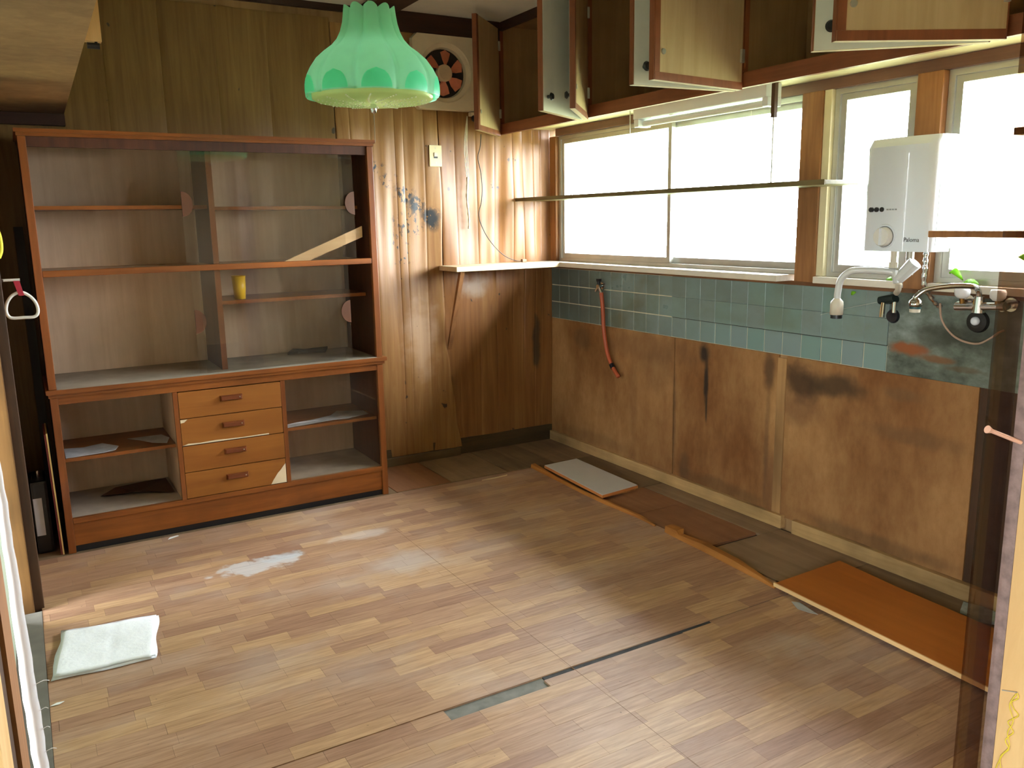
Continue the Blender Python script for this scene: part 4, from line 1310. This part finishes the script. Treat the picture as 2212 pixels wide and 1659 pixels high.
bm = B(); cyl(bm, (-0.0415, -0.690, 0.591), (-0.043, -0.708, 0.572), 0.0145, 0.0145, 14); mk('clamp', bm, BLACK, hs)

# ------------------------------------------------------------------ exhaust fan, switch, cords
e = thing('exhaust_fan', 'cream wall exhaust fan with salmon pink blades', 'fan', (-0.715, -0.03, 2.02))
FX, FZ = -0.728, 2.224
bm = B()
R1, N = 0.142, 40
sq = []
for k in range(N):
    a = 2 * math.pi * k / N + math.pi / N
    cx, cz = math.cos(a), math.sin(a)
    m_ = max(abs(cx), abs(cz))
    sq.append((FX + 0.012 + cx / m_ * 0.212, FZ + cz / m_ * 0.200))
def ring(rad, y):
    return [bm.verts.new((FX + rad * math.cos(2 * math.pi * k / N + math.pi / N), y, FZ + rad * math.sin(2 * math.pi * k / N + math.pi / N))) for k in range(N)]
o0 = [bm.verts.new((x, -0.028, z)) for x, z in sq]; o1 = [bm.verts.new((FX + 0.012 + (x - FX - 0.012) * 0.985, -0.060, FZ + (z - FZ) * 0.985)) for x, z in sq]
r1 = ring(0.160, -0.062); r2 = ring(0.155, -0.054); r3 = ring(0.136, -0.045); r4 = ring(0.130, -0.022)
loops = [o0, o1, r1, r2, r3, r4]
for A_, B_ in zip(loops, loops[1:]):
    for k in range(N):
        j = (k + 1) % N
        bm.faces.new([A_[k], A_[j], B_[j], B_[k]])
FANW = plain('aged_cream_plastic', srgb(222, 206, 176), 0.45, var=0.08)
autosmooth(mk('fan_frame', bm, FANW, e), 30)
bm = B(); cyl(bm, (FX, -0.0215, FZ), (FX, -0.020, FZ), 0.134, n=36); mk('shutter', bm, plain('dark_shutter', srgb(40, 36, 34), 0.6), e)
bm = B(); lathe(bm, [(0.046, -0.024), (0.046, -0.050), (0.038, -0.058), (0.0, -0.060)], (FX, 0, FZ), 'y', 28, cap=False); autosmooth(mk('hub', bm, plain('cream_hub', srgb(212, 184, 148), 0.45), e), 40)
SALMON = plain('salmon_plastic', srgb(206, 120, 92), 0.45, var=0.1)
for k in range(6):
    a0 = k * math.pi / 3 + 0.35
    bm = B()
    va, vb = [], []
    for (da, rr, yy) in ((-0.16, 0.040, -0.034), (0.16, 0.040, -0.046), (0.38, 0.075, -0.050), (0.40, 0.112, -0.048), (0.10, 0.124, -0.038), (-0.22, 0.118, -0.028), (-0.26, 0.080, -0.028)):
        a = a0 + da
        va.append((FX + rr * math.cos(a), yy, FZ + rr * math.sin(a))); vb.append((FX + rr * math.cos(a), yy - 0.002, FZ + rr * math.sin(a)))
    hexa(bm, va, vb)
    mk('blade', bm, SALMON, e)
boxpart('cord_box', (-0.575, -0.53, -0.06, -0.028, 2.0, 2.02), FANW, e)

s = thing('wall_switch', 'cream toggle switch plate on the back wall', 'switch', (-0.795, -0.03, 1.716))
bm = B(); box(bm, -0.834, -0.757, -0.036, -0.026, 1.716, 1.834); mk('plate', bm, plain('cream_plate', srgb(222, 206, 158), 0.45, var=0.06), s, bevel=0.003)
boxpart('toggle', (-0.806, -0.785, -0.042, -0.0355, 1.772, 1.792), plain('cream_plate', None) if False else FANW, s)
boxpart('toggle_slot', (-0.808, -0.783, -0.0372, -0.0358, 1.762, 1.7715), BLACK, s)
for zz in (1.735, 1.815):
    boxpart('screw', (-0.798, -0.793, -0.0372, -0.0358, zz, zz + 0.005), ALU, s)

STRING = plain('white_string', srgb(236, 228, 204), 0.85, var=0.05)
pc = thing('fan_pull_cord', 'knotted white pull cord hanging below the exhaust fan', 'cord', (-0.60, -0.05, 1.36))
bm = B()
for q in range(3):
    o_ = (q - 1) * 0.006
    tube(bm, [(-0.592, -0.045, 2.0), (-0.60 + o_, -0.047, 1.93), (-0.61 + o_ * 1.6, -0.05, 1.82), (-0.606 + o_ * 1.5, -0.05, 1.72), (-0.602 + o_, -0.05, 1.655)], 0.002, 6, 5)
mk('loops', bm, STRING, pc, smooth=True)
bm = B(); tube(bm, [(-0.602, -0.05, 1.66), (-0.606, -0.05, 1.60), (-0.610, -0.05, 1.54), (-0.604, -0.05, 1.47), (-0.600, -0.05, 1.42), (-0.603, -0.05, 1.365)], 0.0075, 8, 6, taper=lambda t_: 1.0 + 0.25 * math.sin(t_ * 40) - 0.35 * t_)
mk('plaited_end', bm, STRING, pc, smooth=True)
wc = thing('black_wire', 'thin black wire hanging in the corner and lying on the ledge', 'wire', (-0.4, -0.06, 1.157))
bm = B(); tube(bm, [(-0.505, -0.045, 1.903), (-0.515, -0.05, 1.83), (-0.532, -0.05, 1.77), (-0.515, -0.05, 1.69), (-0.508, -0.05, 1.60), (-0.515, -0.05, 1.52), (-0.535, -0.05, 1.44), (-0.505, -0.055, 1.35), (-0.45, -0.06, 1.27), (-0.38, -0.065, 1.205), (-0.31, -0.07, 1.172), (-0.255, -0.07, 1.164)], 0.0024, 6, 5)
mk('wire', bm, plain('black_wire_sheath', srgb(40, 36, 32), 0.6), wc, smooth=True)
bm = B(); box(bm, -0.258, -0.228, -0.082, -0.060, 1.1575, 1.176); mk('plug', bm, plain('brown_plug', srgb(132, 100, 70), 0.5), wc, bevel=0.003)

# ------------------------------------------------------------------ green pendant lamp
LX, LY, LZ = -1.850, -1.790, 1.808
lp = thing('pendant_lamp', 'mint green scalloped plastic pendant lamp hanging from the ceiling', 'lamp', (LX, LY, LZ - 0.05))


def green_plastic(name, col, trans):
    return thin_cloth(name, col, trans, 0.35, 0.08)


GREEN = green_plastic('mint_green_plastic', srgb(170, 238, 206), 0.6)
GREEN2 = green_plastic('bright_mint_plastic', srgb(140, 252, 214), 0.6)
prof = [(0.2155, 0.0), (0.2175, 0.012), (0.217, 0.035), (0.212, 0.062), (0.200, 0.085), (0.180, 0.113), (0.155, 0.135), (0.128, 0.155), (0.110, 0.175), (0.098, 0.198), (0.090, 0.225), (0.086, 0.250), (0.083, 0.270)]
NL, NA = 10, 160
bm = B()
rings_o, rings_i = [], []
for i, (r_, h_) in enumerate(prof):
    t_ = h_ / 0.27
    amp = 0.060 + 0.075 * t_
    ro, ri = [], []
    for k in range(NA):
        a = 2 * math.pi * k / NA
        lob = abs(math.cos(a * NL / 2))                   # rounded lobes, sharp creases between
        rr = r_ * (1 - amp + amp * lob ** 0.42)
        hh = h_ + (0.014 * (lob - 0.5) if i == len(prof) - 1 else 0.0)
        ro.append(bm.verts.new((LX + rr * math.cos(a), LY + rr * math.sin(a), LZ + hh)))
        ri.append(bm.verts.new((LX + (rr - 0.003) * math.cos(a), LY + (rr - 0.003) * math.sin(a), LZ + hh)))
    rings_o.append(ro); rings_i.append(ri)
for R_ in (rings_o,):
    for A_, B_ in zip(R_, R_[1:]):
        for k in range(NA):
            j = (k + 1) % NA
            bm.faces.new([A_[k], A_[j], B_[j], B_[k]])
bmesh.ops.delete(bm, geom=[v_ for R_ in rings_i for v_ in R_], context='VERTS')
shade = mk('shade', bm, GREEN, lp, smooth=True)


def prof_r(h_):
    for (r0, h0), (r1, h1) in zip(prof, prof[1:]):
        if h_ <= h1:
            return r0 + (r1 - r0) * (h_ - h0) / (h1 - h0)
    return prof[-1][0]


for k in range(NL):                                       # raised half-round medallions along the rim
    a0 = 2 * math.pi * k / NL
    bm = B()
    rows_ = []
    M_ = 10
    for i in range(7):
        hh = 0.004 + 0.056 * i / 6
        half = 0.215 * math.sqrt(max(0.0, 1 - (i / 6) ** 2)) + 0.004
        row = []
        for q in range(M_ + 1):
            a = a0 + half * (2 * q / M_ - 1)
            lob = abs(math.cos(a * NL / 2)); amp = 0.060 + 0.075 * hh / 0.27
            rr = prof_r(hh) * (1 - amp + amp * lob ** 0.42) + 0.0022
            row.append(bm.verts.new((LX + rr * math.cos(a), LY + rr * math.sin(a), LZ + hh)))
        rows_.append(row)
    for A_, B_ in zip(rows_, rows_[1:]):
        for q in range(M_):
            bm.faces.new([A_[q], A_[q + 1], B_[q + 1], B_[q]])
    mk('medallion', bm, GREEN2, shade, smooth=True)
# bottom lens
bm = B()
lathe(bm, [(0.196, 0.010), (0.195, -0.004), (0.185, -0.010), (0.14, -0.016), (0.08, -0.019), (0.0, -0.020)], (LX, LY, LZ), 'z', 48, cap=False)
LENS = thin_cloth('yellowish_lens', srgb(196, 200, 130), 0.4, 0.15, 0.05)
lens = mk('lens', bm, LENS, lp, smooth=True)
bm = B()
for q in range(14):
    a0 = 2 * math.pi * q / 14
    for rr in [0.045 + 0.013 * i for i in range(11)]:
        zz = LZ - 0.0205 + 0.010 * (rr / 0.185) ** 2 * 0.95
        lathe(bm, [(0.0036, zz + 0.001), (0.0028, zz - 0.0016), (0.0, zz - 0.0026)], (LX + rr * math.cos(a0 + rr * 1.5), LY + rr * math.sin(a0 + rr * 1.5), 0), 'z', 6, cap=False)
o = mk('lens_studs', bm, plain('clear_studs', srgb(238, 240, 206), 0.08, var=0.02, coat=0.5), lens); o['kind'] = 'stuff'
bm = B(); lathe(bm, [(0.0, -0.020), (0.009, -0.020), (0.0105, -0.034), (0.009, -0.046), (0.0, -0.050)], (LX, LY, LZ), 'z', 18, cap=False); mk('finial', bm, CHROME, lp, smooth=True)
bm = B(); tube(bm, [(LX, LY, LZ - 0.043), (LX + 0.001, LY, LZ - 0.09), (LX, LY, LZ - 0.14)], 0.0009, 6, 3); mk('pull_string', bm, plain('grey_string', srgb(150, 140, 124), 0.8), lp)
ld = bpy.data.lights.new('shade_glow_fill', 'POINT')  # weak light added inside the shade so the plastic glows
ld.energy = 0.55
ld.color = (0.85, 1.0, 0.95)
ld.shadow_soft_size = 0.05
lo_ = bpy.data.objects.new('shade_glow_fill', ld)
COL.objects.link(lo_)
lo_.parent = lp
lo_.location = (0, 0, 0.05 + 0.075)
bm = B(); lathe(bm, [(0.0, 0.23), (0.028, 0.23), (0.030, 0.20), (0.045, 0.16), (0.055, 0.12), (0.055, 0.115), (0.0, 0.115)], (LX, LY, LZ), 'z', 24, cap=False); mk('lamp_holder', bm, WHITE_EN, lp, smooth=True)
bm = B(); cyl(bm, (LX, LY, LZ + 0.22), (LX - 0.004, LY, 2.497 if False else ZC - 0.012), 0.0035, n=8); mk('flex', bm, plain('brown_flex', srgb(150, 126, 96), 0.6), lp)
bm = B(); lathe(bm, [(0.0, ZC - 0.035), (0.02, ZC - 0.035), (0.034, ZC - 0.001), (0.0, ZC - 0.001)], (LX - 0.004, LY, 0), 'z', 20, cap=False); mk('ceiling_cup', bm, WHITE_EN, lp, smooth=True)
bm = B()
for q in range(6):
    a0 = math.pi * q / 3
    tube(bm, [(LX + 0.028 * math.cos(a0), LY + 0.028 * math.sin(a0), LZ + 0.222), (LX + 0.078 * math.cos(a0), LY + 0.078 * math.sin(a0), LZ + 0.255)], 0.0018, 6, 1)
mk('spider', bm, ALU, lp)

# ------------------------------------------------------------------ things lying on the floor
CLOTH = plain('white_towelling', srgb(250, 252, 255), 0.95, var=0.03, scale=60, bump=0.4)
t_w = thing('folded_towel', 'folded white towel lying on the wood floor', 'towel', (-2.79, -1.50, 0))


def towel_layer(z0, z1, ins, ph):
    q = [Vector((-2.968 + ins, -1.648 + ins, 0)), Vector((-2.660 - ins, -1.672 + ins, 0)), Vector((-2.606 - ins, -1.345 - ins, 0)), Vector((-2.921 + ins, -1.300 - ins, 0))]
    bm = B()
    NX, NY = 22, 16
    grid_t, grid_b = [], []
    for j in range(NY + 1):
        rt, rb = [], []
        for i in range(NX + 1):
            u, v = i / NX, j / NY
            p = q[0] * (1 - u) * (1 - v) + q[1] * u * (1 - v) + q[2] * u * v + q[3] * (1 - u) * v
            edge = min(u, 1 - u, v, 1 - v)
            rnd_ = min(1.0, edge / 0.05) ** 0.5
            zz = z1 + 0.0015 * math.sin(u * 17 + ph) * math.sin(v * 13 + ph) - 0.004 * math.exp(-((u - 0.56) / 0.02) ** 2)
            p = p + Vector((0.004 * math.sin(v * 9 + ph) * (1 if i in (0, NX) else 0), 0.004 * math.sin(u * 8 + ph) * (1 if j in (0, NY) else 0), 0))
            zm = (z0 + z1) / 2
            rt.append(bm.verts.new((p.x, p.y, zm + (zz - zm) * rnd_)))
            rb.append(bm.verts.new((p.x, p.y, zm - (zm - z0) * rnd_)))
        grid_t.append(rt); grid_b.append(rb)
    for G, fl in ((grid_t, False), (grid_b, True)):
        for j in range(NY):
            for i in range(NX):
                f_ = [G[j][i], G[j][i + 1], G[j + 1][i + 1], G[j + 1][i]]
                bm.faces.new(list(reversed(f_)) if fl else f_)
    bmesh.ops.remove_doubles(bm, verts=list(bm.verts), dist=1e-5)
    return bm


mk('lower_fold', towel_layer(0.0005, 0.0085, 0.0, 0.4), CLOTH, t_w, smooth=True)
mk('upper_fold', towel_layer(0.0085, 0.017, 0.004, 1.9), CLOTH, t_w, smooth=True)

WB = thing('white_board', 'white laminated board with orange edge lying by the wall', 'board', (-0.32, -0.85, 0.0))
bm = B(); prism(bm, [(-0.436, -0.585), (-0.476, -1.195), (-0.222, -1.165), (-0.203, -0.572)], 0.014, 0.028); mk('core', bm, plain('orange_chipboard', srgb(190, 118, 60), 0.6, var=0.15), WB)
bm = B(); prism(bm, [(-0.434, -0.587), (-0.474, -1.192), (-0.2235, -1.162), (-0.205, -0.574)], 0.0281, 0.0300); mk('white_face', bm, plain('bluish_white_laminate', srgb(206, 206, 206), 0.35, var=0.03), WB)
for (xa, ya, yb) in ((-0.40, -0.60, -0.64), (-0.42, -1.12, -1.16)):
    boxpart('foot_batten', (xa, -0.235, yb, ya, 0.0, 0.0139), W_POST, WB)
OB = thing('orange_board', 'bare orange hardboard sheet lying along the right wall', 'board', (-0.36, -2.9, 0.0))
HARD = wood('orange_hardboard', srgb(158, 88, 28), srgb(182, 106, 40), 'y', k=10, rough=0.5, blotch=0.12)
bm = B(); prism(bm, [(-0.545, -2.395), (-0.585, -3.55), (-0.225, -3.50), (-0.190, -2.65), (-0.165, -2.385)], 0.021, 0.030); mk('sheet', bm, HARD, OB)
for (ya, yb) in ((-2.47, -2.43), (-3.3, -3.26)):
    boxpart('foot_batten', (-0.51, -0.23, ya, yb, 0.0, 0.0209), W_POST, OB)
bm = B()
hexa(bm, [(-0.551, -2.39, 0.016), (-0.591, -3.55, 0.016), (-0.5855, -3.55, 0.016), (-0.5455, -2.39, 0.016)], [(-0.551, -2.39, 0.0305), (-0.591, -3.55, 0.0305), (-0.5855, -3.55, 0.0305), (-0.5455, -2.39, 0.0305)])
mk('pale_edge', bm, wood('pale_edge_strip', srgb(222, 176, 116), srgb(238, 200, 146), 'y', blotch=0.1), OB)
# broken edging left where the sink plinth stood
ED = thing('broken_edging', 'broken orange wood edging strip along the bare floor strip', 'edging', (-0.48, -1.4, 0.0))
EDM = wood('orange_edging', srgb(150, 88, 34), srgb(196, 132, 62), 'y', blotch=0.45, bump=0.3)


def edging(pts):
    bm = B()
    for (a, b) in zip(pts, pts[1:]):
        (xa, ya, wa, ha), (xb, yb, wb, hb_) = a, b
        hexa(bm, [(xa, ya, 0.0005), (xb, yb, 0.0005), (xb + wb, yb, 0.0005), (xa + wa, ya, 0.0005)], [(xa + 0.004, ya, ha), (xb + 0.004, yb, hb_), (xb + wb, yb, hb_), (xa + wa, ya, ha)])
    mk('strip', bm, EDM, ED)


edging([(-0.476, -0.50, 0.03, 0.022), (-0.484, -0.75, 0.016, 0.015), (-0.498, -1.05, 0.014, 0.014), (-0.500, -1.25, 0.016, 0.018), (-0.486, -1.50, 0.018, 0.012), (-0.492, -1.62, 0.010, 0.006)])
edging([(-0.500, -1.70, 0.045, 0.030), (-0.506, -1.78, 0.050, 0.034), (-0.507, -1.80, 0.03, 0.020), (-0.512, -1.95, 0.034, 0.030), (-0.524, -2.15, 0.034, 0.028), (-0.532, -2.30, 0.022, 0.016), (-0.54, -2.385, 0.010, 0.008)])
# small litter
PAPER = plain('white_paper', srgb(232, 230, 224), 0.8, var=0.04)
scrap('paper_scrap', [(-2.456, -0.545), (-2.445, -0.530), (-2.41, -0.517), (-2.405, -0.527), (-2.43, -0.543)], 0.0008, PAPER, 'white paper scrap on the floor before the cabinet plinth', 'paper', 'litter on the floor', curl=0.003)
scrap('paper_scrap', [(-2.975, -1.80), (-2.95, -1.805), (-2.935, -1.793), (-2.955, -1.79)], 0.0008, PAPER, 'white paper crumb on the floor below the towel', 'paper', 'litter on the floor', curl=0.002)
scrap('splinter', [(-0.83, -0.56), (-0.72, -0.552), (-0.66, -0.545), (-0.665, -0.556), (-0.75, -0.566)], 0.0008, wood('pale_splinter', srgb(206, 176, 134), srgb(226, 200, 160), 'x'), 'pale wood splinter on the floor near the corner', 'splinter', t_=0.004)
scrap('lint_flake', [(-0.60, -2.55), (-0.575, -2.50), (-0.555, -2.52), (-0.575, -2.62), (-0.59, -2.60)], 0.0008, plain('grey_flake', srgb(170, 172, 172), 0.8), 'grey flake on the floor beside the orange board', 'flake', 'litter on the floor', curl=0.002)
scrap('plaster_flake', [(-0.14, -2.88), (-0.09, -2.86), (-0.06, -2.92), (-0.07, -3.02), (-0.13, -3.04), (-0.15, -2.96)], 0.0008, plain('grey_green_flake', srgb(138, 142, 132), 0.9, var=0.3, scale=30), 'crumbly grey plaster flake lying between orange board and wall', 'flake', t_=0.012, curl=0.012)

# ------------------------------------------------------------------ gap beside the cabinet
bd = thing('tall_dark_board', 'tall dark board standing in the gap left of the glazed cabinet', 'board', (-2.87, -0.10, 0))
boxpart('panel', (-2.905, -2.870, -0.10, -0.075, 0.0, 1.418), plain('navy_black_board', srgb(30, 30, 36), 0.6, var=0.15), bd)
boxpart('edge_strip', (-2.9078, -2.9052, -0.10, -0.075, 0.0, 1.418), W_DARKZ, bd)
pf = thing('framed_panel', 'thin panel with red and yellow edges leaning beside the cabinet', 'panel', (-2.885, -0.36, 0))
bm = B(); hexa(bm, [(-2.885, -0.475, 0.0005), (-2.878, -0.475, 0.0005), (-2.878, -0.24, 0.0005), (-2.885, -0.24, 0.0005)], [(-2.893, -0.475, 0.545), (-2.886, -0.475, 0.545), (-2.886, -0.24, 0.545), (-2.893, -0.24, 0.545)]); mk('red_sheet', bm, plain('dark_red_board', srgb(104, 30, 28), 0.6, var=0.15), pf)
bm = B(); hexa(bm, [(-2.8778, -0.477, 0.0005), (-2.872, -0.477, 0.0005), (-2.872, -0.24, 0.0005), (-2.8778, -0.24, 0.0005)], [(-2.8858, -0.477, 0.548), (-2.880, -0.477, 0.548), (-2.880, -0.24, 0.548), (-2.8858, -0.24, 0.548)]); mk('yellow_sheet', bm, plain('yellow_edge', srgb(206, 176, 112), 0.6), pf)
bk = thing('black_case', 'black plastic case with a pale label in the gap beside the cabinet', 'case', (-2.94, -0.32, 0))
bm = B(); box(bm, -2.972, -2.905, -0.42, -0.22, 0.0, 0.33); mk('shell', bm, plain('glossy_black', srgb(22, 24, 30), 0.3, var=0.1), bk, bevel=0.012)
boxpart('label', (-2.966, -2.932, -0.4212, -0.4202, 0.085, 0.255), plain('pale_blue_label', srgb(186, 190, 206), 0.5), bk)
bm = B(); cyl(bm, (-2.935, -0.34, 0.331), (-2.935, -0.34, 0.36), 0.008, n=12); mk('catch', bm, CHROME, bk)

# strap handle hanging at the left
st = thing('strap_handle', 'white ring handle on a red strap hanging from the left post', 'handle', (-2.915, -0.9, 1.09))
bm = B()
ringp = [(-2.910, -0.9, 1.180), (-2.938, -0.9, 1.170), (-2.957, -0.9, 1.145), (-2.964, -0.9, 1.115), (-2.958, -0.9, 1.094), (-2.944, -0.9, 1.087), (-2.91, -0.9, 1.087), (-2.880, -0.9, 1.087), (-2.866, -0.9, 1.096), (-2.862, -0.9, 1.116), (-2.868, -0.9, 1.142), (-2.885, -0.9, 1.166)]
tube(bm, ringp, 0.0058, 10, 5, closed=True)
mk('ring', bm, plain('off_white_plastic', srgb(222, 216, 206), 0.4), st, smooth=True)
bm = B(); hexa(bm, [(-2.918, -0.908, 1.168), (-2.900, -0.908, 1.168), (-2.900, -0.892, 1.168), (-2.918, -0.892, 1.168)], [(-2.930, -0.905, 1.222), (-2.910, -0.905, 1.222), (-2.910, -0.895, 1.222), (-2.930, -0.895, 1.222)]); mk('strap', bm, plain('red_strap', srgb(168, 34, 52), 0.7), st)
bm = B(); cyl(bm, (-2.964, -0.9, 1.226), (-2.908, -0.9, 1.226), 0.0050, n=10); mk('peg', bm, plain('off_white_plastic', srgb(222, 216, 206), 0.4), st)
bm = B(); cyl(bm, (-2.966, -0.90, 1.226), (-2.966, -0.9655, 1.226), 0.006, n=10); mk('peg_root', bm, W_DARKZ, st)
bm = B(); tube(bm, [(-2.968, -1.00, 1.42), (-2.957, -0.985, 1.40), (-2.953, -0.98, 1.37), (-2.955, -0.98, 1.335), (-2.965, -0.985, 1.31)], 0.008, 8, 5)
tag(mk('yellow_strap', bm, plain('yellow_webbing', srgb(214, 200, 40), 0.7), smooth=True), 'yellow loop tied to the left post above the strap handle', 'strap')

# frayed white cloth edge hanging in the doorway at the left
FR = thing('frayed_cloth', 'frayed white cloth strip hanging at the left doorpost', 'cloth', (-2.955, -3.42, 0.3))
CL2 = thin_cloth('bright_white_cloth', srgb(250, 248, 250), 0.5, 0.9, 0.03)
bm = B()
rows_ = []
for i in range(61):
    z = 1.40 - 1.05 * i / 60
    xr = -2.9525 + 0.0065 * ((1.15 - z) / 0.4 if z < 1.15 else 0) + 0.0004 * math.sin(z * 70) + 0.0005 * math.sin(z * 173)
    wd = 0.009 + 0.007 * min(1, max(0, (1.15 - z) / 0.3))
    rows_.append([bm.verts.new((xr - wd, -3.398, z)), bm.verts.new((xr - wd * 0.5, -3.402, z)), bm.verts.new((xr, -3.400, z))])
for a, b in zip(rows_, rows_[1:]):
    for j in range(2):
        bm.faces.new([a[j], a[j + 1], b[j + 1], b[j]])
o = mk('strip', bm, CL2, FR, smooth=True)
sol = o.modifiers.new('thickness', 'SOLIDIFY'); sol.thickness = 0.0015
for (z, L_) in ((0.875, 0.012), (0.815, 0.006), (0.785, 0.010), (0.84, 0.007)):
    bm = B(); tube(bm, [(-2.950, -3.400, z), (-2.946 + L_ * 0.5, -3.400, z + 0.003), (-2.946 + L_, -3.400, z + 0.001)], 0.0004, 5, 3)
    mk('loose_thread', bm, CL2, FR)

# pink screw hook and yellow thread at the right post
nk = thing('pink_hook', 'pink plastic headed peg sticking out of the right doorpost', 'peg', (-1.30, -3.63, 0.99))
PINK = plain('pink_plastic', srgb(232, 178, 152), 0.45, var=0.05)
bm = B(); cyl(bm, (-1.2965, -3.632, 0.975), (-1.378, -3.604 - 0.012, 1.008), 0.0042, 0.0040, 12); mk('shank', bm, PINK, nk)
bm = B(); cyl(bm, (-1.372, -3.6177, 1.0056), (-1.3815, -3.6145, 1.0094), 0.0040, 0.0078, 14); mk('head', bm, PINK, nk)
yt = thing('yellow_thread', 'tangled yellow thread hanging on the right doorpost', 'thread', (-1.30, -3.67, 0.28))
YT = plain('yellow_yarn', srgb(226, 200, 60), 0.8)
bm = B()
X_ = -1.2985
tube(bm, [(X_, -3.675, 0.474), (X_, -3.678, 0.462), (X_, -3.667, 0.448), (X_, -3.672, 0.436), (X_, -3.682, 0.427), (X_, -3.671, 0.412), (X_, -3.664, 0.402), (X_, -3.670, 0.394), (X_, -3.676, 0.386), (X_, -3.668, 0.372), (X_, -3.663, 0.359), (X_, -3.671, 0.346), (X_, -3.662, 0.330), (X_, -3.656, 0.313), (X_, -3.650, 0.290)], 0.0011, 6, 6)
tube(bm, [(X_, -3.674, 0.470), (X_ - 0.001, -3.664, 0.44), (X_ - 0.001, -3.674, 0.41), (X_ - 0.001, -3.666, 0.38), (X_ - 0.001, -3.672, 0.352), (X_ - 0.001, -3.657, 0.32), (X_ - 0.001, -3.662, 0.29)], 0.0010, 6, 6)
mk('strand', bm, YT, yt, smooth=True)
bm = B(); cyl(bm, (-1.2958, -3.645, 0.462), (-1.2995, -3.676, 0.474), 0.0011, n=8); mk('nail', bm, ALU, yt)
